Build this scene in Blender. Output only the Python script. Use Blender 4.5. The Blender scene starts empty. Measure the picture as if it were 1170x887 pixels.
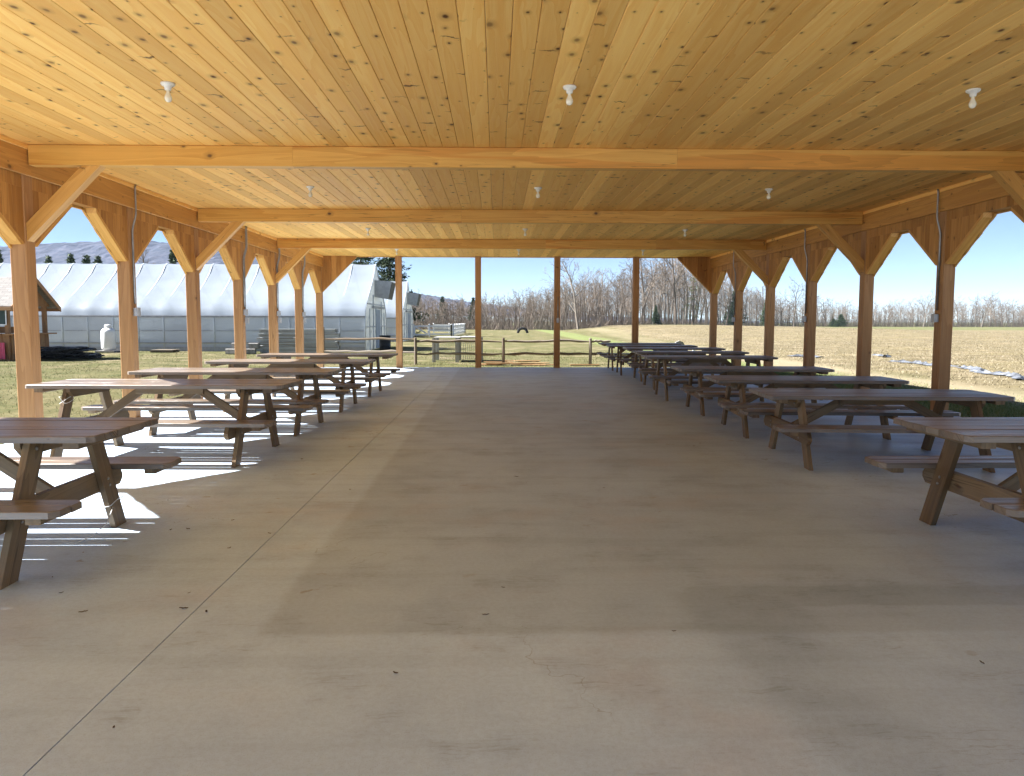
import bpy, math, random
import numpy as np
from mathutils import Vector, Matrix
R = math.radians
C = bpy.context.scene.collection
SC = bpy.context.scene
rng = random.Random(7)

# ------------------------------------------------------------------ helpers
class MB:
    """collects geometry for ONE mesh object (with uv in metres and a random value per element)"""
    def __init__(s):
        s.v = []; s.f = []; s.uv = []; s.r = []; s.sm = []; s.mi = []
    def face(s, idx, uvs, r, smooth=False, mi=0):
        s.f.append(tuple(idx)); s.uv.extend(uvs); s.r.append(r); s.sm.append(smooth); s.mi.append(mi)
    def bar(s, p0, p1, w, h, up=(0, 0, 1), ch=.004, mi=0, r=None):
        """timber from p0 to p1; h measured along up, w across; chamfered long edges"""
        p0 = Vector(p0); p1 = Vector(p1); d = p1 - p0; L = d.length; d.normalize()
        u = Vector(up); u = (u - d * u.dot(d)).normalized(); x = d.cross(u)
        a, b = w / 2, h / 2; c = min(ch, a * .4, b * .4)
        prof = [(-a + c, -b), (a - c, -b), (a, -b + c), (a, b - c), (a - c, b), (-a + c, b), (-a, b - c), (-a, -b + c)]
        r = rng.random() if r is None else r
        n = len(s.v); u0 = r * 13.7
        for P in (p0, p1):
            for (q, t) in prof: s.v.append(tuple(P + x * q + u * t))
        per = 0
        for i in range(8):
            j = (i + 1) % 8
            e = math.dist(prof[i], prof[j])
            s.face((n + i, n + j, n + 8 + j, n + 8 + i), [(u0, per), (u0, per + e), (u0 + L, per + e), (u0 + L, per)], r, False, mi)
            per += e
        s.face([n + i for i in reversed(range(8))], [(u0 + prof[i][1] * .15, prof[i][0]) for i in reversed(range(8))], r, False, mi)
        s.face([n + 8 + i for i in range(8)], [(u0 + L + prof[i][1] * .15, prof[i][0]) for i in range(8)], r, False, mi)
    def box(s, lo, hi, mi=0, r=None, ch=.004, axis=0):
        lo = Vector(lo); hi = Vector(hi); c = (lo + hi) / 2; sz = hi - lo
        a = Vector((0, 0, 0)); a[axis] = sz[axis] / 2
        if axis == 2: s.bar(c - a, c + a, sz[1], sz[0], (1, 0, 0), ch, mi, r)
        elif axis == 1: s.bar(c - a, c + a, sz[0], sz[2], (0, 0, 1), ch, mi, r)
        else: s.bar(c - a, c + a, sz[1], sz[2], (0, 0, 1), ch, mi, r)
    def slab(s, pts, off, r=None, mi=0, grain=(1, 0, 0)):
        """flat polygon (3d points) thickened by the vector off; uv: u along grain"""
        pts = [Vector(p) for p in pts]; off = Vector(off); n = len(s.v); k = len(pts)
        r = rng.random() if r is None else r
        g = Vector(grain).normalized(); nn = off.normalized(); b = nn.cross(g)
        uv = lambda p: (p.dot(g) + r * 17.3, p.dot(b) + p.dot(nn) * .9)
        nrm = Vector((0, 0, 0))
        for i in range(k): nrm += (pts[i] - pts[0]).cross(pts[(i + 1) % k] - pts[0])
        if nrm.dot(off) > 0: pts.reverse()
        q = pts + [p + off for p in pts]
        s.v.extend(tuple(p) for p in q)
        s.face([n + i for i in range(k)], [uv(q[i]) for i in range(k)], r, False, mi)
        s.face([n + k + i for i in reversed(range(k))], [uv(q[k + i]) for i in reversed(range(k))], r, False, mi)
        for i in range(k):
            j = (i + 1) % k
            ids = (i, k + i, k + j, j)
            s.face([n + t for t in ids], [uv(q[t]) for t in ids], r, False, mi)
    def tube(s, pts, rad, n=8, mi=0, caps=True, r=None, smooth=True):
        pts = [Vector(p) for p in pts]; m = len(pts)
        rad = [rad] * m if not hasattr(rad, '__len__') else rad
        r = rng.random() if r is None else r
        base = len(s.v); prev = None; L = 0
        for i, p in enumerate(pts):
            d = (pts[min(i + 1, m - 1)] - pts[max(i - 1, 0)]).normalized()
            if prev is None:
                a = Vector((0, 0, 1)) if abs(d.z) < .9 else Vector((1, 0, 0))
                prev = (a - d * a.dot(d)).normalized()
            prev = (prev - d * prev.dot(d)).normalized(); y = d.cross(prev)
            for k in range(n):
                t = 2 * math.pi * k / n
                s.v.append(tuple(p + (prev * math.cos(t) + y * math.sin(t)) * rad[i]))
        for i in range(m - 1):
            l = (pts[i + 1] - pts[i]).length
            for k in range(n):
                k2 = (k + 1) % n
                s.face((base + i * n + k, base + i * n + k2, base + (i + 1) * n + k2, base + (i + 1) * n + k),
                       [(L, k * .05), (L, k * .05 + .05), (L + l, k * .05 + .05), (L + l, k * .05)], r, smooth, mi)
            L += l
        if caps:
            s.face([base + k for k in reversed(range(n))], [(0, 0)] * n, r, False, mi)
            s.face([base + (m - 1) * n + k for k in range(n)], [(0, 0)] * n, r, False, mi)
    def lathe(s, c, prof, n=20, mi=0, r=.5, smooth=True):
        c = Vector(c); base = len(s.v)
        for (rr, z) in prof:
            for k in range(n):
                t = 2 * math.pi * k / n
                s.v.append((c.x + rr * math.cos(t), c.y + rr * math.sin(t), c.z + z))
        for i in range(len(prof) - 1):
            for k in range(n):
                k2 = (k + 1) % n
                s.face((base + i * n + k, base + i * n + k2, base + (i + 1) * n + k2, base + (i + 1) * n + k),
                       [(k * .05, prof[i][1]), (k * .05 + .05, prof[i][1]), (k * .05 + .05, prof[i + 1][1]), (k * .05, prof[i + 1][1])], r, smooth, mi)
    def quad(s, pts, r=None, mi=0, smooth=False, uvs=None):
        n = len(s.v); s.v.extend(tuple(p) for p in pts); k = len(pts)
        s.face(range(n, n + k), uvs or [(0, 0), (1, 0), (1, 1), (0, 1)][:k], rng.random() if r is None else r, smooth, mi)
    def build(s, name, mats, parent=None, loc=None):
        me = bpy.data.meshes.new(name)
        me.from_pydata(s.v, [], s.f)
        uvl = me.uv_layers.new(name='UVMap')
        uvl.data.foreach_set('uv', np.array(s.uv, np.float32).ravel())
        at = me.attributes.new('rnd', 'FLOAT', 'FACE'); at.data.foreach_set('value', np.array(s.r, np.float32))
        me.polygons.foreach_set('use_smooth', s.sm)
        for m in (mats if isinstance(mats, (list, tuple)) else [mats]): me.materials.append(m)
        me.polygons.foreach_set('material_index', s.mi)
        me.update()
        return link(name, me, parent, loc)

def link(name, me, parent=None, loc=None):
    o = bpy.data.objects.new(name, me); C.objects.link(o)
    if parent: o.parent = parent
    if loc: o.location = loc
    return o

def tri_mesh(name, V, F, rnd, mat, parent=None):
    """fast mesh from numpy arrays"""
    me = bpy.data.meshes.new(name)
    me.from_pydata(V.tolist() if hasattr(V, 'tolist') else V, [], F.tolist() if hasattr(F, 'tolist') else F)
    at = me.attributes.new('rnd', 'FLOAT', 'FACE'); at.data.foreach_set('value', np.asarray(rnd, np.float32))
    me.materials.append(mat); me.update()
    return link(name, me, parent)

def tag(o, label=None, cat=None, group=None, kind=None):
    if label: o['label'] = label
    if cat: o['category'] = cat
    if group: o['group'] = group
    if kind: o['kind'] = kind
    return o

def thing(name, label, cat, loc=(0, 0, 0), rz=0, group=None):
    o = bpy.data.objects.new(name, None); C.objects.link(o); o.empty_display_size = .2
    o.location = loc; o.rotation_euler = (0, 0, rz)
    return tag(o, label, cat, group)

def dup(root, loc, rz=0, label=None, group=None, scale=None):
    def cp(o, p):
        c = o.copy(); C.objects.link(c)
        if p: c.parent = p
        for ch in list(o.children): cp(ch, c)
        return c
    r = cp(root, None); r.location = loc; r.rotation_euler = (0, 0, rz)
    if label: r['label'] = label
    if group: r['group'] = group
    if scale: r.scale = scale
    return r

# ------------------------------------------------------------------ materials
class NT:
    def __init__(s, name):
        s.m = bpy.data.materials.new(name); s.m.use_nodes = True
        s.t = s.m.node_tree; s.b = s.t.nodes['Principled BSDF']; s.out = s.t.nodes['Material Output']
    def n(s, typ, ins=None, **kw):
        nd = s.t.nodes.new(typ)
        for k, v in kw.items(): setattr(nd, k, v)
        for k, v in (ins or {}).items():
            if isinstance(v, bpy.types.NodeSocket): s.t.links.new(v, nd.inputs[k])
            else: nd.inputs[k].default_value = v
        return nd
    def math(s, op, a, b=0.0, c=None, clamp=False):
        i = {0: a, 1: b}
        if c is not None: i[2] = c
        return s.n('ShaderNodeMath', i, operation=op, use_clamp=clamp).outputs[0]
    def mix(s, f, a, b, bt='MIX'):
        nd = s.n('ShaderNodeMix', {0: f, 6: col(a), 7: col(b)}, data_type='RGBA', blend_type=bt)
        return nd.outputs[2]
    def noise(s, vec, scale, detail=4, rough=.55, dist=0.0):
        return s.n('ShaderNodeTexNoise', {'Vector': vec, 'Scale': scale, 'Detail': detail, 'Roughness': rough, 'Distortion': dist}).outputs[0]
    def ramp(s, f, a, b, lo=0.0, hi=1.0):
        return s.n('ShaderNodeMapRange', {0: f, 1: a, 2: b, 3: lo, 4: hi}, interpolation_type='SMOOTHSTEP').outputs[0]
    def vmul(s, v, k):
        return s.n('ShaderNodeVectorMath', {0: v, 1: k}, operation='MULTIPLY').outputs[0]
    def vadd(s, v, k):
        return s.n('ShaderNodeVectorMath', {0: v, 1: k}, operation='ADD').outputs[0]
    def xyz(s, x=0.0, y=0.0, z=0.0): return s.n('ShaderNodeCombineXYZ', {0: x, 1: y, 2: z}).outputs[0]
    def sep(s, v): return s.n('ShaderNodeSeparateXYZ', {0: v}).outputs
    def rnd(s): return s.n('ShaderNodeAttribute', attribute_name='rnd').outputs['Fac']
    def orand(s): return s.n('ShaderNodeObjectInfo').outputs['Random']
    def uv(s): return s.n('ShaderNodeUVMap', uv_map='UVMap').outputs[0]
    def obj(s): return s.n('ShaderNodeTexCoord').outputs['Object']
    def pos(s): return s.n('ShaderNodeNewGeometry').outputs['Position']
    def bump(s, h, strength=.3, dist=.01):
        nd = s.n('ShaderNodeBump', {'Height': h, 'Strength': strength, 'Distance': dist}); return nd.outputs[0]
    def set(s, **kw):
        for k, v in kw.items():
            k = k.replace('_', ' ')
            if isinstance(v, bpy.types.NodeSocket): s.t.links.new(v, s.b.inputs[k])
            else: s.b.inputs[k].default_value = col(v) if isinstance(v, tuple) and len(v) == 3 else v
        return s.m

def col(c):
    return (*c, 1) if isinstance(c, tuple) and len(c) == 3 else c

def wood(name, light, dark, rough=.6, knots=0.0, knotcol=(.11, .05, .02), grain=1.0, var=.25, weather=0.0, gloss=.3, heart=0.0, heartcol=(.3, .1, .02), checks=.7):
    t = NT(name); r = t.rnd(); o = t.orand()
    rr = t.math('ADD', r, o)
    su, sv, _ = t.sep(t.uv())
    off = t.math('MULTIPLY', rr, 41.3)
    u = t.math('ADD', su, off); v = t.math('ADD', sv, t.math('MULTIPLY', rr, 17.9))
    kd = None
    if knots > 0:
        kx = t.noise(t.xyz(t.math('MULTIPLY', u, 14), t.math('MULTIPLY', v, 14), off), 1.0, 2, .5)
        uw = t.math('ADD', u, t.math('MULTIPLY', kx, .03))
        kv = t.n('ShaderNodeTexVoronoi', {'Vector': t.xyz(t.math('MULTIPLY', uw, 3.4), t.math('MULTIPLY', v, 5.2), off), 'Scale': 1.0, 'Randomness': 1.0}, voronoi_dimensions='2D')
        d = kv.outputs['Distance']; kc = t.sep(kv.outputs['Color'])
        size = t.math('MULTIPLY', t.ramp(kc[0], 1 - knots, 1.0, 0.0, .15), t.ramp(kc[1], 0, 1, .3, 1.0))
        kd = t.math('DIVIDE', d, t.math('ADD', size, .001))
        core = t.math('MULTIPLY', t.ramp(kd, .35, 1.1, 1.0, 0.0), t.ramp(kc[2], 0, 1, .6, 1.0))
        # spike knots : thin marks across the board
        sv_ = t.n('ShaderNodeTexVoronoi', {'Vector': t.xyz(t.math('MULTIPLY', t.math('ADD', uw, t.math('MULTIPLY', t.noise(t.xyz(t.math('MULTIPLY', u, 5), t.math('MULTIPLY', v, 12), off), 1.0, 3, .6), .16)), 5.0), t.math('MULTIPLY', v, 1.1), off), 'Scale': 1.0, 'Randomness': 1.0}, voronoi_dimensions='2D')
        sc_ = t.sep(sv_.outputs['Color']); ss = t.ramp(sc_[0], 1 - knots * .6, 1.0, 0.0, .10)
        spike = t.math('MULTIPLY', t.ramp(t.math('DIVIDE', sv_.outputs['Distance'], t.math('ADD', ss, .001)), .3, 1.2, 1.0, 0.0), t.ramp(sc_[1], 0, 1, .25, .95))
        core = t.math('MAXIMUM', core, spike)
        halo = t.math('MULTIPLY', t.ramp(kd, .8, 2.6, 1.0, 0.0), .4)
        bend = t.math('MULTIPLY', t.ramp(d, .0, .5, 1.0, 0.0), t.math('MULTIPLY', size, .25))
        v2 = t.math('ADD', v, bend)
    else: v2 = v
    g1 = t.noise(t.xyz(t.math('MULTIPLY', u, .9 * grain), t.math('MULTIPLY', v2, 24 * grain), off), 1.0, 5, .6, .5)
    g2 = t.noise(t.xyz(t.math('MULTIPLY', u, 4), t.math('MULTIPLY', v2, 160), off), 1.0, 3, .6)
    g3 = t.noise(t.xyz(t.math('MULTIPLY', u, .35), t.math('MULTIPLY', v2, 5), off), 1.0, 2, .5, .8)
    bands = t.math('FRACT', t.math('MULTIPLY', g3, 6.0))
    f = t.math('ADD', t.math('MULTIPLY', g1, .55), t.math('ADD', t.math('MULTIPLY', g2, .25), t.math('MULTIPLY', bands, .2)))
    f = t.ramp(f, .25, .75)
    c = t.mix(f, dark, light)
    if heart > 0:
        hm = t.ramp(t.noise(t.xyz(t.math('MULTIPLY', u, .22), t.math('MULTIPLY', v2, 4.5), off), 1.0, 3, .5, .6), .52, .56)
        c = t.mix(t.math('MULTIPLY', hm, heart), c, t.mix(f, heartcol, tuple(x * 1.5 for x in heartcol)))
    if kd is not None:
        c = t.mix(halo, c, tuple(x * .55 for x in dark)); c = t.mix(core, c, knotcol)
    if weather > 0:
        wn = t.noise(t.vmul(t.obj(), (1.3, 1.3, 1.3)), 2.0, 5, .65)
        c = t.mix(t.math('MULTIPLY', t.ramp(wn, .42, .7), weather), c, (.30, .26, .21))
    rf = t.math('FRACT', t.math('MULTIPLY', rr, 7.77))
    c = t.mix(1.0, c, t.n('ShaderNodeCombineColor', {0: t.ramp(rf, 0, 1, 1 - var, 1.0), 1: t.ramp(rf, 0, 1, 1 - var * 1.2, 1.0), 2: t.ramp(rf, 0, 1, 1 - var * 1.4, 1.0)}).outputs[0], 'MULTIPLY')
    if checks > 0:
        cn = t.noise(t.xyz(t.math('MULTIPLY', u, .55), t.math('MULTIPLY', v2, 15), off), 1.0, 2, .5, .25)
        ck = t.math('MULTIPLY', t.ramp(t.math('ABSOLUTE', t.math('SUBTRACT', cn, .5)), 0.0, .012, 1.0, 0.0), t.ramp(t.noise(t.xyz(t.math('MULTIPLY', u, .8), t.math('MULTIPLY', v, 3), off), 1.0, 2), .48, .6))
        c = t.mix(t.math('MULTIPLY', ck, checks), c, tuple(x * .3 for x in dark))
    hgt = t.math('ADD', g2, g1)
    return t.set(Base_Color=c, Roughness=t.ramp(g1, .2, .8, rough - .1, rough + .12), Normal=t.bump(hgt, .35, .0025), **{'Specular IOR Level': gloss})

def plain(name, c, rough=.6, metal=0.0, var=.12, scale=6, spec=.4, bumps=0.0):
    t = NT(name)
    nz = t.noise(t.obj(), scale, 5, .6); n2 = t.noise(t.obj(), scale * 9, 3, .6)
    f = t.math('ADD', t.math('MULTIPLY', nz, .7), t.math('MULTIPLY', n2, .3))
    c2 = t.mix(t.ramp(f, .3, .7), tuple(x * (1 - var * 1.5) for x in c), tuple(min(1, x * (1 + var)) for x in c))
    kw = dict(Base_Color=c2, Roughness=t.ramp(n2, .3, .7, max(.05, rough - .1), min(1, rough + .1)), Metallic=metal)
    if bumps: kw['Normal'] = t.bump(f, bumps, .01)
    return t.set(**kw, **{'Specular IOR Level': spec})

M = {}
M['ceiling'] = wood('pine_ceiling', (.97, .615, .19), (.89, .465, .105), .58, knots=.95, knotcol=(.10, .032, .008), checks=.0, var=.24, gloss=.2)
M['beam'] = wood('fir_beam', (.76, .43, .10), (.60, .30, .055), .5, knots=.10, var=.12, grain=.8, gloss=.4, heart=.85, heartcol=(.48, .21, .035))
M['brace'] = wood('knee_brace_timber', (.74, .42, .115), (.57, .28, .06), .5, knots=.06, var=.15, gloss=.4)
M['siding'] = wood('board_siding', (.60, .31, .085), (.42, .19, .045), .6, knots=.3, var=.3, gloss=.3)
M['plate'] = wood('plate_board', (.66, .35, .09), (.48, .22, .05), .55, knots=.25, var=.2, gloss=.3)
M['post'] = wood('post_timber', (.50, .275, .115), (.36, .18, .068), .6, knots=.12, var=.14, gloss=.3)
M['table_a'] = wood('stained_table_wood', (.255, .195, .142), (.14, .107, .077), .34, knots=.15, var=.3, weather=.25, gloss=.7)
M['table_b'] = wood('dull_table_wood', (.235, .188, .148), (.125, .098, .075), .38, knots=.15, var=.3, weather=.3, gloss=.7)
M['table_leg'] = wood('table_leg_wood', (.29, .195, .10), (.165, .105, .052), .55, knots=.15, var=.3, weather=.2, gloss=.35)
M['old_wood'] = wood('weathered_grey_wood', (.30, .265, .22), (.15, .125, .10), .85, knots=.12, var=.35, gloss=.15)
M['grey_panel'] = wood('weathered_grey_panel', (.50, .52, .52), (.33, .35, .355), .8, knots=.05, var=.35, gloss=.2)
M['new_lumber'] = wood('new_lumber', (.42, .27, .14), (.33, .19, .085), .7, knots=.15, var=.35)
M['stall_wood'] = wood('stall_cedar', (.44, .25, .12), (.28, .145, .065), .65, knots=.15, var=.3)
M['roof_metal'] = plain('roof_metal', (.35, .36, .36), .45, .2)
M['galv'] = plain('galvanised_conduit', (.34, .33, .31), .42, .75, .15)
M['box_grey'] = plain('outlet_box_grey', (.42, .43, .44), .4, .3, .12)
M['white_plastic'] = plain('white_plastic', (.80, .79, .76), .35, 0, .05)
M['white_paint'] = plain('white_paint', (.80, .80, .80), .4, 0, .06, 3)
M['porcelain'] = plain('porcelain', (.74, .70, .60), .25, 0, .04)
M['bulb'] = plain('frosted_bulb_glass', (.80, .73, .56), .2, 0, .03, spec=.6)
M['rubber'] = plain('black_rubber', (.022, .022, .024), .75, 0, .2, bumps=.3)
M['black_plastic'] = plain('black_plastic', (.025, .026, .03), .5, 0, .2)
M['fan_metal'] = plain('dull_grey_metal', (.36, .37, .38), .5, .3, .12)
M['fan_and_shade_dark'] = plain('dark_shutter_and_shade', (.05, .055, .06), .6)
M['door_blue'] = plain('blue_grey_door', (.33, .39, .47), .5)
M['pink'] = plain('pink_cloth', (.62, .09, .17), .7)
M['chalk'] = plain('green_chalkboard', (.03, .055, .05), .6)
M['stone'] = plain('rough_stone', (.25, .24, .225), .9, 0, .3, 5, bumps=.6)
M['straw'] = plain('white_string', (.80, .80, .76), .7)
M['wire'] = plain('wire_mesh', (.42, .43, .42), .5, .5)
M['leaf_dry'] = plain('dry_leaf', (.085, .05, .032), .85, 0, .35, 40)
M['film'] = plain('crumpled_plastic_film', (.12, .13, .15), .55, 0, .6, 3, .3)

def shingles():
    t = NT('asphalt_shingle'); p = t.obj(); x, y, z = t.sep(p)
    br = t.n('ShaderNodeTexBrick', {'Vector': t.xyz(x, t.math('MULTIPLY', z, 1.9), 0), 'Color1': (.17, .16, .15, 1), 'Color2': (.27, .25, .23, 1), 'Mortar': (.07, .065, .06, 1), 'Scale': 1.0, 'Mortar Size': .008, 'Brick Width': .3, 'Row Height': .14}, offset=.5)
    return t.set(Base_Color=t.mix(.35, br.outputs[0], t.mix(t.noise(p, 60, 2), (.12, .11, .1), (.34, .32, .3))), Roughness=.95)
M['shingle'] = shingles()

def concrete():
    t = NT('brushed_concrete'); p = t.pos(); x, y, z = t.sep(p)
    wob = t.math('MULTIPLY', t.math('SUBTRACT', t.noise(p, 2.2, 5, .65), .5), .36)
    wob2 = t.math('MULTIPLY', t.math('SUBTRACT', t.noise(t.vadd(p, (9, 4, 0)), 1.1, 5, .6), .5), .55)
    X = t.math('ADD', x, wob); Y = t.math('ADD', y, wob2); Yw = t.math('ADD', y, t.math('MULTIPLY', wob, .35))
    Xs = t.math('ADD', x, t.math('MULTIPLY', wob, .25))
    big = t.noise(p, .42, 6, .62, .4); mid = t.noise(p, 1.9, 6, .65); fine = t.noise(p, 38, 4, .7)
    speck = t.noise(p, 210, 2, .6)
    brush = t.noise(t.vmul(p, (1.1, 26, 1)), 1.0, 5, .65)        # broom marks run across the slab
    brush2 = t.noise(t.vmul(p, (.35, 5, 1)), 1.0, 5, .6)
    mul = lambda f, c, k: t.mix(f, c, t.mix(1.0, c, k, 'MULTIPLY'))
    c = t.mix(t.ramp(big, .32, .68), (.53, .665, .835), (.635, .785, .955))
    c = mul(t.math('MULTIPLY', t.ramp(mid, .42, .70), .6), c, (.80, .80, .82))
    c = mul(t.math('MULTIPLY', t.ramp(brush2, .50, .66), .5), c, (.88, .875, .87))
    # cured strip down the middle, its edge left of centre
    m1 = t.math('MULTIPLY', t.ramp(Xs, -1.15, -1.07), t.ramp(Yw, 3.36, 3.44))
    m1 = t.math('MULTIPLY', m1, t.ramp(X, 1.7, 3.2, 1.0, .2))
    c = mul(m1, c, (.83, .82, .805))
    # damp looking L-shaped stain near the camera
    a = t.math('MULTIPLY', t.ramp(Xs, .98, 1.05), t.math('MULTIPLY', t.ramp(Yw, 3.70, 3.74), t.ramp(Yw, 3.98, 4.03, 1.0, 0.0)))
    b = t.math('MULTIPLY', t.ramp(t.math('ADD', Xs, t.math('MULTIPLY', Yw, .12)), 1.30, 1.50), t.math('MULTIPLY', t.ramp(X, 1.30, 1.75, 1.0, 0.0), t.ramp(Yw, 3.9, 4.0, 1.0, 0.0)))
    c = mul(t.math('MAXIMUM', a, b), c, (.83, .835, .84))
    b2 = t.math('MULTIPLY', t.ramp(t.math('ADD', X, t.math('MULTIPLY', Y, .7)), 3.55, 3.75), t.math('MULTIPLY', t.ramp(X, .9, 1.2), t.ramp(Yw, 3.1, 3.3, 1.0, 0.0)))
    c = mul(b2, c, (.96, .97, .985))
    m3 = t.math('MULTIPLY', t.ramp(X, 3.0, 4.2), t.ramp(Y, 3.2, 4.6))
    c = mul(m3, c, (.88, .90, .94))
    # rusty and dark spots, scuffs, hair cracks
    wv = t.n('ShaderNodeTexNoise', {'Vector': p, 'Scale': 9}).outputs[1]
    sp = t.n('ShaderNodeTexVoronoi', {'Vector': t.vadd(t.vmul(p, (.7, 1, 1)), t.vmul(wv, (.16, .16, 0))), 'Scale': 1.9}, voronoi_dimensions='2D')
    kc = t.sep(sp.outputs['Color']); size = t.ramp(kc[0], .55, 1.0, 0.0, .05)
    spot = t.math('MULTIPLY', t.ramp(t.math('DIVIDE', sp.outputs['Distance'], t.math('ADD', size, .0005)), .5, 1.3, 1.0, 0.0), t.ramp(kc[1], 0, 1, .2, .7))
    c = t.mix(spot, c, (.27, .23, .20))
    warm = t.ramp(t.noise(t.vadd(p, (31, 7, 0)), .9, 4, .6), .5, .72)
    c = mul(t.math('MULTIPLY', warm, .8), c, (1.0, .90, .86))
    sc1 = t.noise(t.vadd(t.vmul(p, (.8, 9, 1)), t.vmul(wv, (.1, .5, 0))), 1.0, 4, .7)
    c = mul(t.math('MULTIPLY', t.ramp(t.math('ABSOLUTE', t.math('SUBTRACT', sc1, .5)), 0.0, .02, 1.0, 0.0), t.ramp(mid, .5, .62)), c, (.80, .79, .78))
    ca = t.noise(t.vadd(p, t.vmul(wv, (.22, .22, 0))), .55, 3, .55)
    c = mul(t.math('MULTIPLY', t.ramp(t.math('ABSOLUTE', t.math('SUBTRACT', ca, .53)), 0.0, .0016, 1.0, 0.0), t.ramp(big, .52, .6)), c, (.62, .60, .58))
    c = mul(t.ramp(fine, .35, .7), c, (.90, .90, .90))
    c = mul(t.ramp(speck, .55, .70), c, (.78, .77, .76))
    hgt = t.math('ADD', t.math('MULTIPLY', brush, .6), t.math('MULTIPLY', fine, .4))
    rg = t.ramp(t.math('ADD', brush2, t.math('MULTIPLY', mid, .5)), .5, 1.1, .42, .66)
    return t.set(Base_Color=c, Roughness=rg, Normal=t.bump(hgt, .22, .004), **{'Specular IOR Level': .38})
M['concrete'] = concrete()

def ground():
    t = NT('farm_ground'); p = t.pos(); x, y, z = t.sep(p)
    n1 = t.noise(p, .22, 6, .65); n2 = t.noise(p, 1.6, 6, .7); n3 = t.noise(p, 14, 5, .7); n4 = t.noise(p, 70, 3, .7)
    f = t.math('ADD', t.math('MULTIPLY', n2, .5), t.math('MULTIPLY', n3, .5))
    lawn = t.mix(t.ramp(f, .36, .64), (.064, .073, .024), (.15, .136, .062))
    lawn = t.mix(t.ramp(n1, .42, .62), lawn, t.mix(t.ramp(f, .4, .62), (.09, .086, .036), (.185, .16, .084)))
    lawn = t.mix(t.ramp(n4, .4, .75, 0.0, .35), lawn, (.07, .065, .03))
    # stubble field
    w = t.math('MULTIPLY', t.math('SUBTRACT', n1, .5), 6)
    fx = t.math('SUBTRACT', t.math('ADD', x, w), t.math('ADD', 13.0, t.math('MULTIPLY', t.math('MAXIMUM', t.math('SUBTRACT', y, 30), 0), .06)))
    mf = t.math('MULTIPLY', t.ramp(fx, -1.2, 1.2), t.ramp(t.math('SUBTRACT', y, t.math('MULTIPLY', x, -.4)), 21, 26))
    row = t.noise(t.vmul(p, (.55, 2.6, 1)), 1.0, 5, .7); row2 = t.noise(t.vmul(p, (.13, .5, 1)), 1.0, 5, .65)
    stub = t.mix(t.ramp(t.math('ADD', t.math('MULTIPLY', row, .6), t.math('MULTIPLY', n3, .4)), .36, .62), (.10, .08, .046), (.215, .178, .106))
    stub = t.mix(t.ramp(row2, .45, .7, 0, .55), stub, (.23, .19, .09))
    c = t.mix(mf, lawn, stub)
    # green strip at the foot of the far trees, behind the stubble
    gs = t.math('MULTIPLY', t.ramp(t.math('ADD', y, t.math('MULTIPLY', w, 1.2)), 150, 172), t.ramp(x, 24, 36))
    c = t.mix(gs, c, t.mix(n2, (.085, .10, .035), (.15, .15, .065)))
    # farm track : straw coloured, along the slab and curving through the meadow
    tx = t.math('SUBTRACT', x, t.math('ADD', 11.6, t.math('ADD', t.math('MULTIPLY', w, .12), t.math('MULTIPLY', t.math('MAXIMUM', t.math('SUBTRACT', y, 26), 0), .05))))
    tr = t.math('MULTIPLY', t.ramp(t.math('ABSOLUTE', tx), .7, 2.3, 1.0, 0.0), t.ramp(y, 10, 16))
    c = t.mix(t.math('MULTIPLY', tr, t.ramp(y, 40, 75, .75, .3)), c, t.mix(n3, (.26, .21, .13), (.36, .30, .205)))
    t2 = t.math('SUBTRACT', t.math('ADD', x, t.math('MULTIPLY', w, .25)), t.math('SUBTRACT', 22.0, t.math('MULTIPLY', t.math('SUBTRACT', y, 60), .115)))
    tr2 = t.math('MULTIPLY', t.ramp(t.math('ABSOLUTE', t2), .9, 2.4, 1.0, 0.0), t.math('MULTIPLY', t.ramp(y, 48, 60), t.ramp(y, 120, 128, 1.0, 0.0)))
    c = t.mix(t.math('MULTIPLY', tr2, .15), c, (.32, .27, .18))
    # bare dirt ring at the slab edge and beside the stall
    dr = t.math('MULTIPLY', t.ramp(t.noise(p, .6, 5, .6), .5, .66), .55)
    c = t.mix(t.math('MULTIPLY', dr, t.ramp(y, 22, 28, .25, 1.0)), c, (.30, .235, .15))
    # turf where the roof shadow falls, coloured greener and paler to suit the shade
    gr = t.math('MULTIPLY', t.ramp(x, 6.2, 7.0), t.ramp(x, 9.8, 11.6, 1.0, 0.0))
    c = t.mix(t.math('MULTIPLY', gr, .8), c, t.mix(n3, (.12, .16, .055), (.24, .26, .10)))
    bounce_yard = t.math('MAXIMUM', t.math('MULTIPLY', t.ramp(x, -7.2, -6.4, 1.0, 0.0), t.ramp(t.math('ADD', y, t.math('MULTIPLY', x, 1.4)), -2.6, -1.6, 1.0, 0.0)), t.ramp(y, -1.5, -.5, 1.0, 0.0))  # pale gravel yard added out of view to bounce sunlight under the roof
    bounce_yard = t.math('MAXIMUM', bounce_yard, t.math('MULTIPLY', t.ramp(x, 7.6, 8.6), t.ramp(t.math('SUBTRACT', y, t.math('MULTIPLY', x, 1.3)), -3.4, -2.4, 1.0, 0.0)))
    c = t.mix(bounce_yard, c, t.mix(n4, (.40, .395, .385), (.56, .555, .54)))
    hg = t.math('ADD', t.math('MULTIPLY', n3, .7), t.math('MULTIPLY', n4, .4))
    return t.set(Base_Color=c, Roughness=.95, Normal=t.bump(hg, .8, .05), **{'Specular IOR Level': .1})
M['ground'] = ground()

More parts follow.
